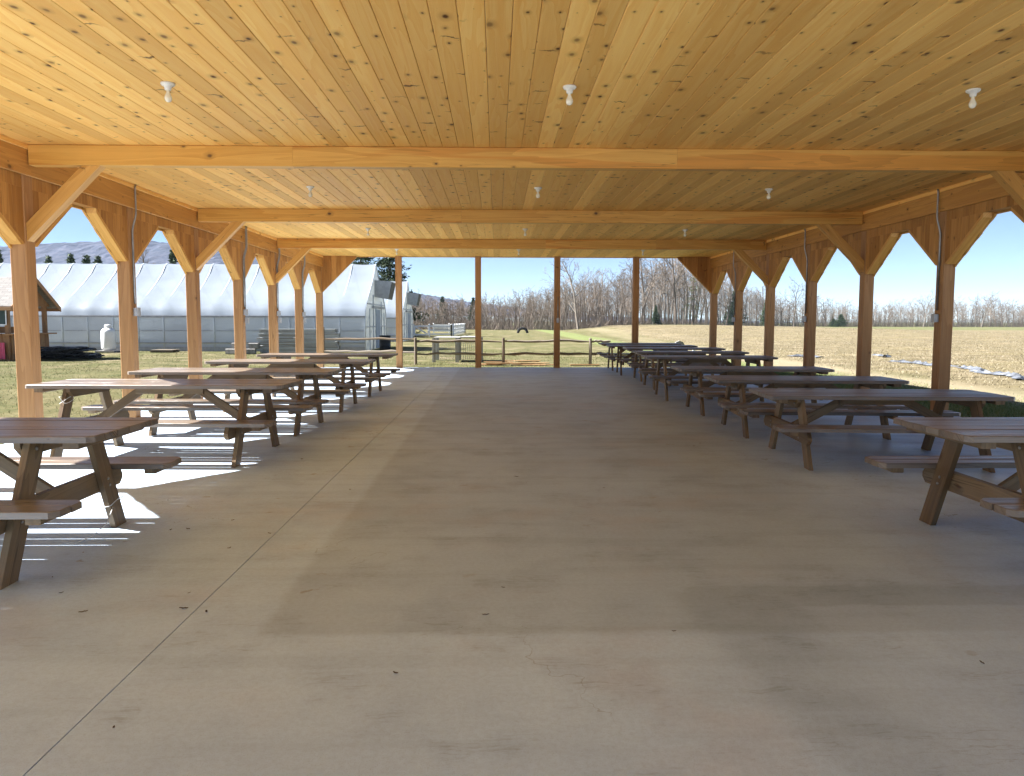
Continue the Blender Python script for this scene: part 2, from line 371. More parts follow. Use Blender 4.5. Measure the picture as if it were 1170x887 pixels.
def hillmat():
    t = NT('bare_wooded_hill'); p = t.pos()
    n1 = t.noise(t.vmul(p, (1, .6, 1)), .16, 5, .7); n2 = t.noise(p, .009, 5, .6)
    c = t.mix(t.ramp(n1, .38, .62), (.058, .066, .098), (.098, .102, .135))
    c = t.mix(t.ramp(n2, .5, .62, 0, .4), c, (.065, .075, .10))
    return t.set(Base_Color=c, Roughness=1.0, Normal=t.bump(n1, .5, 1.2), **{'Specular IOR Level': 0.0})
M['hill'] = hillmat()

def film(name, trans, tint, alpha):
    """greenhouse plastic: diffuse + translucent + a little see-through"""
    t = NT(name); p = t.obj(); x, y, z = t.sep(p)
    wr = t.noise(t.vmul(p, (.8, .5, 1.6)), 1.5, 5, .6, .6); dirt = t.noise(t.vmul(p, (.5, .5, 2.5)), 1.0, 5, .65)
    c = t.mix(t.ramp(dirt, .35, .7), tint, tuple(k * .84 for k in tint))
    nb = t.bump(wr, .25, .04)
    t.set(Base_Color=c, Roughness=.28, Normal=nb, **{'Specular IOR Level': .5})
    tr = t.n('ShaderNodeBsdfTranslucent', {'Color': c, 'Normal': nb})
    m1 = t.n('ShaderNodeMixShader', {0: trans, 1: t.b.outputs[0], 2: tr.outputs[0]})
    cl = t.n('ShaderNodeBsdfTransparent', {'Color': (.9, .93, .95, 1)})
    m2 = t.n('ShaderNodeMixShader', {0: t.ramp(dirt, .3, .7, alpha, alpha * .55), 1: m1.outputs[0], 2: cl.outputs[0]})
    t.t.links.new(m2.outputs[0], t.out.inputs[0]); return t.m
M['roof_film'] = film('greenhouse_roof_film', .30, (.38, .43, .495), .25)
M['side_film'] = film('greenhouse_side_film', .30, (.68, .72, .79), .42)
M['end_panel'] = film('clear_corrugated_panel', .35, (.74, .76, .72), .25)
M['hoop'] = plain('white_hoop_pipe', (.44, .485, .54), .4, .1)
M['hip_board'] = plain('grey_hip_board', (.32, .33, .36), .7)

def bark(name, a, b):
    t = NT(name); p = t.obj()
    n = t.noise(t.vmul(p, (5, 5, 1.2)), 1.6, 5, .65); o = t.orand()
    c = t.mix(t.ramp(n, .3, .7), a, b)
    c = t.mix(t.ramp(o, 0, 1, 0, .45), c, (.12, .09, .07))
    return t.set(Base_Color=c, Roughness=.95, **{'Specular IOR Level': .1})
M['bark'] = bark('grey_bark', (.135, .115, .095), (.225, .195, .165))
M['twig'] = bark('brown_twig', (.19, .155, .125), (.29, .24, .195))
M['pine_bark'] = bark('pine_bark', (.08, .06, .045), (.17, .13, .1))
def needles(name, a, b):
    t = NT(name)
    c = t.mix(t.rnd(), a, b)
    c = t.mix(t.ramp(t.orand(), 0, 1, 0, .4), c, tuple(k * 1.5 for k in b))
    return t.set(Base_Color=c, Roughness=.7, **{'Specular IOR Level': .25})
M['needle'] = needles('pine_needle', (.020, .036, .018), (.065, .095, .04))
M['needle_pale'] = needles('pale_needle', (.07, .085, .035), (.15, .16, .07))
def blade(name, a, b, c3):
    t = NT(name); r = t.rnd()
    c = t.mix(t.ramp(r, 0, .6), a, b); c = t.mix(t.ramp(r, .55, 1), c, c3)
    return t.set(Base_Color=c, Roughness=.8, **{'Specular IOR Level': .15})
M['blade'] = blade('grass_blade', (.06, .08, .024), (.11, .12, .042), (.23, .20, .105))
M['shade_blade'] = blade('shade_grass_blade', (.10, .15, .04), (.17, .22, .07), (.25, .25, .11))  # second blade colour, brightened to offset the roof's cast shadow
M['stalk'] = blade('corn_litter', (.12, .095, .053), (.23, .19, .115), (.38, .335, .25))

# ------------------------------------------------------------------ camera
CAM = Vector((0, 0, 1.4448))
yaw, pit, rol = .0208, .0824, .0018
fw = Vector((math.sin(yaw) * math.cos(pit), math.cos(yaw) * math.cos(pit), -math.sin(pit)))
r_ = Vector((math.cos(yaw), -math.sin(yaw), 0)); u_ = r_.cross(fw)
r2 = r_ * math.cos(rol) + u_ * math.sin(rol); u2 = u_ * math.cos(rol) - r_ * math.sin(rol)
cd = bpy.data.cameras.new('camera'); cam = bpy.data.objects.new('camera', cd); C.objects.link(cam)
m = Matrix((r2, u2, -fw)).transposed().to_4x4(); m.translation = CAM; cam.matrix_world = m
cd.sensor_width = 36; cd.lens = 864.9 / 1170 * 36; cd.shift_y = -5 / 1170; cd.clip_start = .05; cd.clip_end = 6000
SC.camera = cam
def ux(u, Y):                     # X of photo column u at depth Y (near the horizon)
    d = fw + r2 * ((u - 585) / 864.9)
    return d.x / d.y * Y

# ------------------------------------------------------------------ light
SUN_EL, SUN_AZ = R(43), R(-88.5)      # azimuth from +Y towards +X
w = bpy.data.worlds.new('World'); SC.world = w; w.use_nodes = True
bg = w.node_tree.nodes['Background']
sky = w.node_tree.nodes.new('ShaderNodeTexSky'); sky.sky_type = 'NISHITA'; sky.sun_disc = False
sky.sun_elevation = SUN_EL; sky.sun_rotation = SUN_AZ; sky.air_density = .5; sky.dust_density = 0; sky.ozone_density = 2.0; sky.altitude = 100
w.node_tree.links.new(sky.outputs[0], bg.inputs[0]); bg.inputs[1].default_value = .042
sd = bpy.data.lights.new('sun', 'SUN'); sd.energy = 5.0; sd.angle = R(.53); sd.color = (1, .98, .95)
so = bpy.data.objects.new('sun', sd); C.objects.link(so); so.location = (-60, 0, 60)
to_sun = Vector((math.sin(SUN_AZ) * math.cos(SUN_EL), math.cos(SUN_AZ) * math.cos(SUN_EL), math.sin(SUN_EL)))
so.rotation_euler = (-to_sun).to_track_quat('-Z', 'Y').to_euler()
SC.view_settings.view_transform = 'Standard'; SC.view_settings.look = 'None'; SC.view_settings.gamma = 1
SC.view_settings.exposure = 2.1
SC.cycles.max_bounces = 10; SC.cycles.diffuse_bounces = 7; SC.cycles.transparent_max_bounces = 16

# ------------------------------------------------------------------ ground, floor, hill
XL, XR, D0, S = -5.446, 6.767, 8.92, 2.44          # post lines and spacing, from the photo
def sst(a, b, x):
    t = min(1, max(0, (x - a) / (b - a))); return t * t * (3 - 2 * t)
def gz(x, y):
    z = -.055 - .25 * sst(7.3, 11.5, x)
    z += .05 * math.sin(x * .31 + 1) * math.sin(y * .23) * sst(30, 45, abs(y - 9) + max(0, abs(x) - 8))
    z += 1.0 * sst(70, 125, y) * sst(8, 24, x) * (1 - sst(40, 90, x))
    return z
def grid_axis(lo, hi, near, step):
    a = [near[0]];
    while a[-1] < near[1]: a.append(a[-1] + step)
    s = step
    up = [a[-1]]
    while up[-1] < hi: s *= 1.18; up.append(up[-1] + s)
    s = step; dn = [a[0]]
    while dn[-1] > lo: s *= 1.18; dn.append(dn[-1] - s)
    return list(reversed(dn[1:])) + a + up[1:]
gx = grid_axis(-2600, 2600, (-30, 40), 1.0); gy = grid_axis(-900, 3200, (-10, 60), 1.0)
GV = [(x, y, gz(x, y)) for y in gy for x in gx]; nx = len(gx)
GF = [(j * nx + i, j * nx + i + 1, (j + 1) * nx + i + 1, (j + 1) * nx + i) for j in range(len(gy) - 1) for i in range(nx - 1)]
me = bpy.data.meshes.new('ground'); me.from_pydata(GV, [], GF); me.materials.append(M['ground'])
me.polygons.foreach_set('use_smooth', [True] * len(GF))
tag(link('ground', me), 'farm ground of thin lawn, meadow and stubble around the pavilion', kind='structure')

mb = MB()
x0, x1, y0, y1 = XL - .32, XR + .32, -12.0, D0 + 6 * S + .15  # slab carried on unseen behind the camera as a sunlit bounce surface
JX = -1.505
mb.box((x0, y0, -.2), (x1, y1, -.03), ch=.01)
mb.box((x0, y0, -.029), (JX - .0028, y1, 0), ch=.004)
mb.box((JX + .0028, y0, -.029), (x1, y1, 0), ch=.004)
tag(mb.build('floor', M['concrete']), 'broom finished concrete slab with a saw cut joint', kind='structure')

# hill behind the greenhouses
def hz(x, y):
    u = (x + 470) / 330; v = (y - 1080) / 260
    h = 108 * math.exp(-(u * u) * .9 if x > -470 else -(u * u) * .15) * math.exp(-v * v)
    h += 5 * math.exp(-((x - 60) / 330) ** 2) * math.exp(-((y - 1150) / 200) ** 2)
    return h
hr = random.Random(3)
hx = [-1500 + i * 6.5 for i in range(330)]; hy = [820 + j * 12 for j in range(40)]
HV = []
for y in hy:
    for x in hx:
        h = hz(x, y); k = min(1, h / 10)
        HV.append((x, y, h - 1 + k * (hr.random() ** 2 * 3.2 + 1.5 * math.sin(x * .021 + y * .03))))
n = len(hx)
HF = [(j * n + i, j * n + i + 1, (j + 1) * n + i + 1, (j + 1) * n + i) for j in range(len(hy) - 1) for i in range(n - 1)]
me = bpy.data.meshes.new('hill'); me.from_pydata(HV, [], HF); me.materials.append(M['hill'])
tag(link('hill', me), 'long bare wooded hill, purple brown, behind the greenhouses', kind='structure')

# ------------------------------------------------------------------ pavilion
pav = thing('pavilion', 'open timber picnic pavilion with knotty pine ceiling and braced posts', 'pavilion')
ZC, ZB, PW = 3.426, 3.197, .185
YE = D0 + 6 * S                       # far end post line
YN = 0.5                             # near roof end, cut short just ahead of the camera to let daylight in
# ceiling boards run along the building
mb = MB(); bw = .1795; x = XL - .55; k = 0
while x < XR + .55:
    y = YN; lo = x; hi = min(x + bw, XR + .56)
    segs = [YN] + [D0 + q * S for q in (-2, 0, 2, 4) if rng.random() < .6] + [YE + .14]
    for a, b in zip(segs, segs[1:]):
        c = (lo + hi) / 2
        mb.bar((c, a + .0004, ZC + .012), (c, b - .0004, ZC + .012), hi - lo - .0022, .024, ch=.007)
    x += bw; k += 1
mb.build('ceiling', M['ceiling'], pav)
# shallow gable roof over it
mb = MB(); xm = (XL + XR) / 2; e = .42
for sx, xa in ((-1, XL - e), (1, XR + e)):
    mb.slab([(xm, YN - .3, 5.5), (xm, YE + .42, 5.5), (xa, YE + .42, 3.52), (xa, YN - .3, 3.52)], (0, 0, .06), grain=(0, 1, 0))
mb.slab([(XL - .5, YE + .16, ZC + .03), (XR + .5, YE + .16, ZC + .03), (xm, YE + .16, 5.46)], (0, .03, 0))
mb.slab([(XL - .5, YN - .1, ZC + .03), (XR + .5, YN - .1, ZC + .03), (xm, YN - .1, 5.46)], (0, .03, 0))
mb.build('roof', M['roof_metal'], pav)
for xa in (XL - .57, XR + .57):
    mb = MB(); mb.box((xa - .02, YN - .3, 3.36), (xa + .02, YE + .42, 3.53), axis=1); mb.build('fascia', M['plate'], pav)
mb = MB(); mb.box((XL - .55, YE + .145, 3.405), (XR + .55, YE + .17, 3.56)); mb.build('fascia', M['plate'], pav)
# posts
ks = list(range(-3, 7))
def post(xc, yc, sq):
    m = MB(); m.box((xc - PW / 2, yc - PW / 2, 0.0), (xc + PW / 2, yc + PW / 2, ZC), ch=.008, axis=2)
    return m.build('post', M['post'], pav)
for k in ks: post(XL, D0 + k * S, 0); post(XR, D0 + k * S, 0)
for k in range(1, 5): post(XL + k * S * (XR - XL) / (5 * S), YE, 0)
# plates and siding under them
zP, zS, zG = 3.085, 2.945, 2.315
for sg, xc in ((1, XL), (-1, XR)):
    xi = xc + sg * PW / 2                                  # inner face of the posts
    mb = MB()
    y = YN
    cuts = [YN, D0 - 2 * S, D0, D0 + 2 * S, D0 + 4 * S, YE + .1]
    for a, b in zip(cuts, cuts[1:]):
        lo, hi = sorted((xi + sg * .002, xi + sg * .042))
        mb.box((lo, a + .0006, zP), (hi, b - .0006, ZC - .003), axis=1)
    mb.build('plate', M['plate'], pav)
    mb = MB(); lo, hi = sorted((xi + sg * .043, xi + sg * .062))
    mb.box((lo, YN, ZC - .055), (hi, YE - .01, ZC - .002), axis=1); mb.build('ceiling_trim', M['ceiling'], pav)
    mb = MB(); lo, hi = sorted((xc - sg * (PW / 2 + .045), xc - sg * (PW / 2 + .003)))
    mb.box((lo, YN, zS - .02), (hi, YE + .1, ZC - .003), axis=1); mb.build('outer_plate', M['plate'], pav)
    # continuous header siding of short vertical boards between the gussets
    for k in ks[:-1]:
        ya, yb = D0 + k * S + PW / 2, D0 + (k + 1) * S - PW / 2
        mb = MB(); n = 17; st = (yb - ya) / n
        for i in range(n):
            lo, hi = sorted((xi - sg * .030, xi - sg * .010))
            mb.box((lo, ya + i * st + .0008, zS), (hi, ya + (i + 1) * st - .0008, zP + .06), axis=2, ch=.003)
        lo, hi = sorted((xi - sg * .15, xi - sg * .032))
        mb.box((lo, ya, zS + .002), (hi, yb, zP), axis=1)
        mb.build('header_siding', M['siding'], pav)
        run = .85
        for end, yp in ((1, ya), (-1, yb)):
            mb = MB(); n = 7; st = run / n
            zz = lambda q: zG + (zS - zG) * q / run
            for i in range(n):
                q0, q1 = i * st + .0008, (i + 1) * st - .0008
                pts = [(xi - sg * .010, yp + end * q0, zz(q0)), (xi - sg * .010, yp + end * q1, zz(q1)), (xi - sg * .010, yp + end * q1, zS - .001), (xi - sg * .010, yp + end * q0, zS - .001)]
                mb.slab(pts, (-sg * .02, 0, 0), grain=(0, 0, 1))
            mb.build('gusset', M['siding'], pav)
            # diagonal brace timber under the gusset, scalloped along its outer edge
            mb = MB(); s0 = .03
            L = math.hypot(run, zS - zG); dy, dz = run / L, (zS - zG) / L
            ny, nz = dz, -dy                                        # pointing down and out
            pts = [(0, 0), (L + .02, 0)]
            mb.slab([(xi - sg * .014, yp + end * (p * dy + q * ny), zG + p * dz + q * nz) for p, q in ((.0, .0), (L, .0), (L - .05, .045), (.035, .045))], (-sg * .135, 0, 0), grain=(0, dy * end, dz))
            mb.build('gusset_brace', M['brace'], pav)
            mb = MB(); xo = xi - sg * .152
            prof = [(-.02, -.10), (L + .01, -.10)]
            nb = 44
            for i in range(nb + 1):
                p = (L + .01) - (L + .03) * i / nb
                t = p / L * 3.0; fr = t - math.floor(t)
                prof.append((p, .046 + (.008 if fr > .72 else 0.008 * max(0, (fr - .5) / .22) ** 2)))
            mb.slab([(xo, yp + end * (p * dy + q * ny), zG + p * dz + q * nz) for p, q in prof], (-sg * .03, 0, 0), grain=(0, dy * end, dz))
            mb.build('scalloped_trim', M['brace'], pav)
# end gussets at the far corners
for sg, xc in ((1, XL), (-1, XR)):
    xi = xc + sg * PW / 2; mb = MB(); n = 7; run = 1.06; st = run / n
    for i in range(n):
        q0, q1 = i * st + .0008, (i + 1) * st - .0008
        z0, z1 = 2.315 + q0, 2.315 + q1
        mb.slab([(xi + sg * q0, YE - .06, z0), (xi + sg * q1, YE - .06, z1), (xi + sg * q1, YE - .06, ZC - .002), (xi + sg * q0, YE - .06, ZC - .002)], (0, .12, 0), grain=(0, 0, 1))
    mb.build('gusset', M['siding'], pav)
# cross beams with knee braces
for k in (-2, 0, 2, 4):
    y = D0 + k * S; mb = MB()
    a, b = XL + PW / 2 + .063, XR - PW / 2 - .063
    j = {0: (-2.32, 2.08), 2: (-.62,), 4: (1.2, 3.9)}.get(k, (0,))
    cs = [a, *j, b]
    for p, q in zip(cs, cs[1:]): mb.box((p + .0008, y - .07, ZB), (q - .0008, y + .07, ZC - .002), ch=.006)
    mb.build('beam', M['beam'], pav)
    for sg, xc in ((1, XL), (-1, XR)):
        xi = xc + sg * PW / 2; mb = MB()
        c = [(0, 2.345), (.86, ZB - .002), (.655, ZB - .002), (0, 2.55)]
        pts = [(xi + sg * (p + .0015 if p == 0 else p), y - .065, z) for p, z in c]
        mb.slab(pts, (0, .13, 0), grain=(sg * .71, 0, .71)); mb.build('knee_brace', M['brace'], pav)

# ------------------------------------------------------------------ lamps on the ceiling
def bulb_fixture(label):
    t = thing('ceiling_bulb', label, 'ceiling lamp', (0, 0, ZC), 0, 'bare bulbs on the pavilion ceiling')
    m = MB(); m.lathe((0, 0, 0), [(0, .0), (.058, -.001), (.058, -.012), (.05, -.022), (.03, -.03), (.026, -.055), (.022, -.06), (0, -.06)], 24)
    m.build('lamp_holder', M['porcelain'], t)
    m = MB(); m.lathe((0, 0, -.058), [(.013, .0), (.014, -.02), (.022, -.038), (.03, -.058), (.030, -.072), (.024, -.088), (.012, -.097), (0, -.099)], 20)
    m.build('bulb', M['bulb'], t); return t
bays = [(6.58, 'nearest the camera, before the first cross beam'), (11.45, 'between the first and second cross beams'), (16.5, 'between the second and third cross beams'), (21.2, 'beyond the third cross beam')]
cols_ = [(-2.75, 'greenhouse side'), (.62, 'middle line'), (4.08, 'cornfield side')]
b0 = None
for Y, wy in bays:
    for X, wx in cols_:
        lb = f'bare white bulb in porcelain holder, {wx}, {wy}'
        if b0 is None: b0 = bulb_fixture(lb); b0.location = (X, Y, ZC)
        else: dup(b0, (X, Y, ZC), rng.uniform(0, 6), lb)

# ------------------------------------------------------------------ conduits and outlet boxes
def conduit(sg, xc, yc, zbox, label, twin=False, far=False):
    t = thing('electrical_conduit', label, 'conduit', (xc, yc, 0), 0, 'metal conduits on the pavilion posts')
    xi = sg * (PW / 2)
    for q, (dy, zb) in enumerate([(0, zbox)] + ([(.07, zbox - .17)] if twin else [])):
        m = MB(); xo = sg * (PW / 2 + .08); yy = dy - .0 
        pts = [(xo + sg * .01, yy, ZC - .004), (xo, yy, ZC - .05), (xo, yy, 3.04)]
        for i in range(1, 7):
            f = i / 6; pts.append((xo + (xi + sg * .016 - xo) * (f * f * (3 - 2 * f)), yy, 3.04 - .32 * f))
        pts.append((xi + sg * .016, yy, zb + .12))
        m.tube(pts, .0135, 10); m.build('pipe', M['galv'], t)
        m = MB(); lo, hi = sorted((xi + sg * .002, xi + sg * .062))
        m.box((lo, yy - .04, zb - .06), (hi, yy + .04, zb + .06), axis=2, ch=.006)
        lo, hi = sorted((xi + sg * .062, xi + sg * .075)); m.box((lo, yy - .045, zb - .065), (hi, yy + .045, zb + .065), axis=2)
        m.build('outlet_box', M['box_grey'], t)
    return t
conduit(1, XL, D0 + S, 1.57, 'single grey conduit and outlet box on second visible post of the greenhouse side')
for k, wd in ((3, 'fourth'), (4, 'fifth'), (5, 'sixth')):
    conduit(1, XL, D0 + k * S, 1.62, f'pair of conduits with two boxes on {wd} visible post of the greenhouse side', True)
for k, wd in ((1, 'first'), (3, 'third'), (5, 'fifth')):
    conduit(-1, XR, D0 + k * S, 1.50, f'dark conduit and grey box on {wd} visible post of the cornfield side')
t = thing('electrical_conduit', 'short conduit and box on the third post of the far open end', 'conduit', (XL + 3 * (XR - XL) / 5, YE, 0), 0, 'metal conduits on the pavilion posts')
m = MB(); m.tube([(.02, -PW / 2 - .015, 2.2), (.02, -PW / 2 - .015, 1.55)], .0135, 8); m.build('pipe', M['galv'], t)
m = MB(); m.box((-.02, -PW / 2 - .06, 1.4), (.06, -PW / 2 - .002, 1.55), axis=2); m.build('outlet_box', M['box_grey'], t)

# ------------------------------------------------------------------ picnic tables
def picnic_table(L, zt, outer, mt, ml, label):
    t = thing('picnic_table', label, 'picnic table', (0, 0, 0), 0, 'picnic tables in two rows')
    def plank_row(mb, x0, x1, ys, z0, z1, w, clip):
        for i, y in enumerate(ys):
            a, b = x0 + rng.uniform(-.006, .006), x1 + rng.uniform(-.006, .006)
            lo, hi = y - w / 2, y + w / 2; c = clip
            if len(ys) > 1 and i == 0: pts = [(a + c, lo), (b - c, lo), (b, lo + c), (b, hi), (a, hi), (a, lo + c)]
            elif len(ys) > 1 and i == len(ys) - 1: pts = [(a, lo), (b, lo), (b, hi - c), (b - c, hi), (a + c, hi), (a, hi - c)]
            else: pts = [(a, lo), (b, lo), (b, hi), (a, hi)]
            r = rng.random(); dz = rng.uniform(-.0015, .0015); e = .004
            cx, cy = (a + b) / 2, y
            sh = lambda k: [(p[0] - math.copysign(k, p[0] - cx), p[1] - math.copysign(k, p[1] - cy)) for p in pts]
            n = len(mb.v); k = len(pts); rings = [(pts, z0 + dz), (pts, z1 + dz - e), (sh(e), z1 + dz)]
            for ring, z in rings: mb.v.extend((p[0], p[1], z) for p in ring)
            uv = lambda p, q=0: (p[0] + r * 9, p[1] + q)
            mb.face([n + j for j in reversed(range(k))], [uv(pts[j]) for j in reversed(range(k))], r)
            mb.face([n + 2 * k + j for j in range(k)], [uv(pts[j]) for j in range(k)], r)
            for s in range(2):
                for j in range(k):
                    j2 = (j + 1) % k
                    mb.face((n + s * k + j, n + s * k + j2, n + (s + 1) * k + j2, n + (s + 1) * k + j), [uv(pts[j], .3 + .04 * s), uv(pts[j2], .3 + .04 * s), uv(pts[j2], .34 + .04 * s), uv(pts[j], .34 + .04 * s)], r)
    h = L / 2; pw, gap = .1385, .0065
    ys = [(i - 2.5) * (pw + gap) for i in range(6)]
    m = MB(); plank_row(m, -h, h, ys, zt - .038, zt, pw, .035); m.build('tabletop', mt, t)
    zb = .455 if zt > .75 else .43
    for sg in (-1, 1):
        m = MB(); plank_row(m, -h, h, [sg * (.67 - .073), sg * (.67 + .073)] if sg > 0 else [-.743, -.597], zb - .038, zb, pw, .04)
        m.build('bench', mt, t)
    lx = h - .40 if L > 2.5 else h - .34
    zc = zb - .038                       # underside of the benches
    for sx in (-1, 1):
        so_ = sx * (lx + .042) if outer else sx * (lx - .042)
        m = MB(); m.slab([(so_ - .019, -.75, zc - .07), (so_ - .019, -.70, zc - .001), (so_ - .019, .70, zc - .001), (so_ - .019, .75, zc - .07), (so_ - .019, .75, zc - .10), (so_ - .019, .71, zc - .139), (so_ - .019, -.71, zc - .139), (so_ - .019, -.75, zc - .10)], (.038, 0, 0), grain=(0, 1, 0)); m.build('crossbeam', ml, t)
        m = MB(); m.slab([(so_ - .019, -.40, zt - .039), (so_ - .019, .40, zt - .039), (so_ - .019, .40, zt - .07), (so_ - .019, .34, zt - .127), (so_ - .019, -.34, zt - .127), (so_ - .019, -.40, zt - .07)], (.038, 0, 0), grain=(0, 1, 0)); m.build('top_support', ml, t)
        m = MB(); e = sx * (h - .14); m.box((e - .045, -.40, zt - .078), (e + .045, .40, zt - .039), axis=1); m.build('end_cleat', ml, t)
        for sg in (-1, 1):
            m = MB()
            y0, y1 = sg * .30, sg * .62; wdt = .075; zt_ = zt - .04
            sl = (y1 - y0) / zt_
            m.slab([(sx * lx - .019, y1 + wdt, 0.0), (sx * lx - .019, y1 - wdt, 0.0), (sx * lx - .019, y0 - wdt, zt_), (sx * lx - .019, y0 + wdt, zt_)], (.038, 0, 0), grain=(0, -(y1 - y0), zt_)); lg = m.build('leg', ml, t)
            for zz in (zc - .05, zc - .10, zt - .085):
                yy = y1 + (y0 - y1) * zz / zt_; m = MB(); xb = sx * (lx + .019) if not outer else sx * (lx + .062)
                m.tube([(xb, yy, zz), (xb + sx * .005, yy, zz), (xb + sx * .008, yy, zz)], [.011, .010, .005], 8); m.build('bolt', M['galv'], lg)
            m = MB(); e = sx * (h - .13); m.box((e - .04, sg * .67 - .125, zc - .036), (e + .04, sg * .67 + .125, zc - .001), axis=1); m.build('bench_cleat', ml, t)
        m = MB(); ins = sx * (lx - .065) if not outer else sx * (lx + .0)
        m.bar((ins, 0, zc - .075), (sx * .30, 0, zt - .075), .038, .088, (0, 0, 1)); m.build('brace', ml, t)
    m = MB(); m.box((-.36, -.044, zt - .126), (.36, .044, zt - .04)); m.build('top_support', ml, t)
    return t
XN, XF = 'greenhouse', 'cornfield'
pa = picnic_table(2.62, .79, False, M['table_a'], M['table_leg'], 'stained picnic table closest to the camera on the greenhouse side, string on a leg')
pa.location = (-3.59, 4.71, 0)
for X, Y, rz, lb in [(-3.48, 8.14, -.02, 'second picnic table of the greenhouse side row, sunlit end by the first visible post'),
                     (-3.42, 10.17, -.03, 'third picnic table from the camera in the greenhouse side row, half its top in sun'),
                     (-3.38, 12.64, -.02, 'fourth picnic table from the camera in the greenhouse side row'),
                     (-3.32, 15.07, -.02, 'fifth and last picnic table of the greenhouse side row')]:
    dup(pa, (X, Y, 0), rz + rng.uniform(-.02, .02), lb)
dup(pa, (4.02, 4.68, 0), math.pi, 'stained picnic table closest to the camera on the cornfield side, cut by the frame')
pb = picnic_table(2.40, .705, True, M['table_b'], M['table_leg'], 'low dull picnic table second from the camera on the cornfield side, crossbeam outside its legs')
pb.location = (3.97, 7.84, 0); pb.rotation_euler.z = -.07
dup(pb, (4.02, 9.86, 0), -.07, 'low dull brown picnic table third from the camera in the cornfield side row')
dup(pb, (4.08, 12.1, 0), -.06, 'low dull brown picnic table fourth from the camera in the cornfield side row')
pc = picnic_table(2.40, .79, False, M['table_b'], M['table_leg'], 'tall picnic table fifth from the camera in the cornfield side row, top shining pale')
pc.location = (4.0, 14.25, 0); pc.rotation_euler.z = -.05
for X, Y, rz, lb in [(4.22, 16.5, -.05, 'sixth picnic table from the camera in the cornfield side row'),
                     (4.38, 18.7, -.05, 'seventh picnic table from the camera in the cornfield side row'),
                     (4.25, 20.75, -.04, 'eighth picnic table in the cornfield side row, second from the far end'),
                     (4.30, 22.7, -.03, 'last picnic table of the cornfield side row, at the far open end')]:
    dup(pc, (X, Y, 0), rz + rng.uniform(-.03, .03), lb)
# bits of white string left tied to two tables
m = MB()
def loop(cx, cy, cz, tilt):
    pts = []
    for i in range(17):
        a = 2 * math.pi * i / 16
        pts.append((cx + .026 * math.copysign(min(1, abs(math.cos(a)) * 1.4), math.cos(a)), cy + .086 * math.copysign(min(1, abs(math.sin(a)) * 1.4), math.sin(a)), cz + tilt * math.cos(a) + .012 * math.sin(2 * a)))
    return pts
m.tube(loop(-2.67, 5.25, .17, .03), .003, 5); m.tube([(-2.64, 5.18, .16), (-2.62, 5.05, .08), (-2.66, 4.95, .03), (-2.72, 4.86, .006), (-2.82, 4.86, .005)], .0028, 5)
tag(m.build('string', M['straw']), 'white string tied round a leg of the closest greenhouse side table', 'string')
m = MB(); m.tube(loop(-4.395, 7.80, .62, .04), .003, 5); m.tube(loop(-4.395, 7.795, .64, -.03), .003, 5)
tag(m.build('string', M['straw']), 'white string tied round the sunlit leg of the second greenhouse side table', 'string')

# ------------------------------------------------------------------ leaves and scraps on the slab
leafspots = [(575, 672), (452, 770), (555, 703), (195, 606), (266, 595), (70, 678), (95, 700), (95, 632), (215, 605), (262, 627), (216, 678), (192, 572), (204, 538), (230, 509), (590, 545), (800, 507), (793, 510), (690, 558), (210, 696), (236, 700), (60, 660), (130, 832), (1122, 758), (400, 560), (345, 525), (770, 722), (308, 610)]
def on_floor(u, v):
    d = fw + r2 * ((u - 585) / 864.9) - u2 * ((v - 438.5) / 864.9)
    k = -CAM.z / d.z; return CAM + d * k
lr = random.Random(11)
def leaf_mesh(i):
    m = MB(); n = 9; L = .032 * (1 + .3 * (i % 3)); wd = .013 + .004 * (i % 2)
    P = []
    for j in range(n):
        f = j / (n - 1); wv = wd * math.sin(math.pi * f) ** .7 * (1 + .25 * math.sin(j * 2.3 + i))
        z = .004 + .012 * abs(f - .5) * (1 + i % 2) + .003 * math.sin(j * 1.7)
        P.append([((f - .5) * 2 * L, -wv, z + .007), ((f - .5) * 2 * L, 0, z), ((f - .5) * 2 * L, wv, z + .008)])
    for j in range(n - 1):
        for q in (0, 1): m.quad([P[j][q], P[j + 1][q], P[j + 1][q + 1], P[j][q + 1]], .5)
    return m
protos = []
for i, (u, v) in enumerate(leafspots):
    p = on_floor(u, v); p.z = .001
    if i < 4:
        o = leaf_mesh(i).build('dry_leaf', M['leaf_dry']); protos.append(o)
        tag(o, 'small dry brown leaf lying on the bare concrete floor', 'leaf', 'dry leaves scattered on the concrete floor')
    else: o = protos[i % 4].copy(); C.objects.link(o)
    o.location = p; o.rotation_euler = (0, 0, lr.uniform(0, 6.28)); s = lr.uniform(.2, .45); o.scale = (s, s, s)

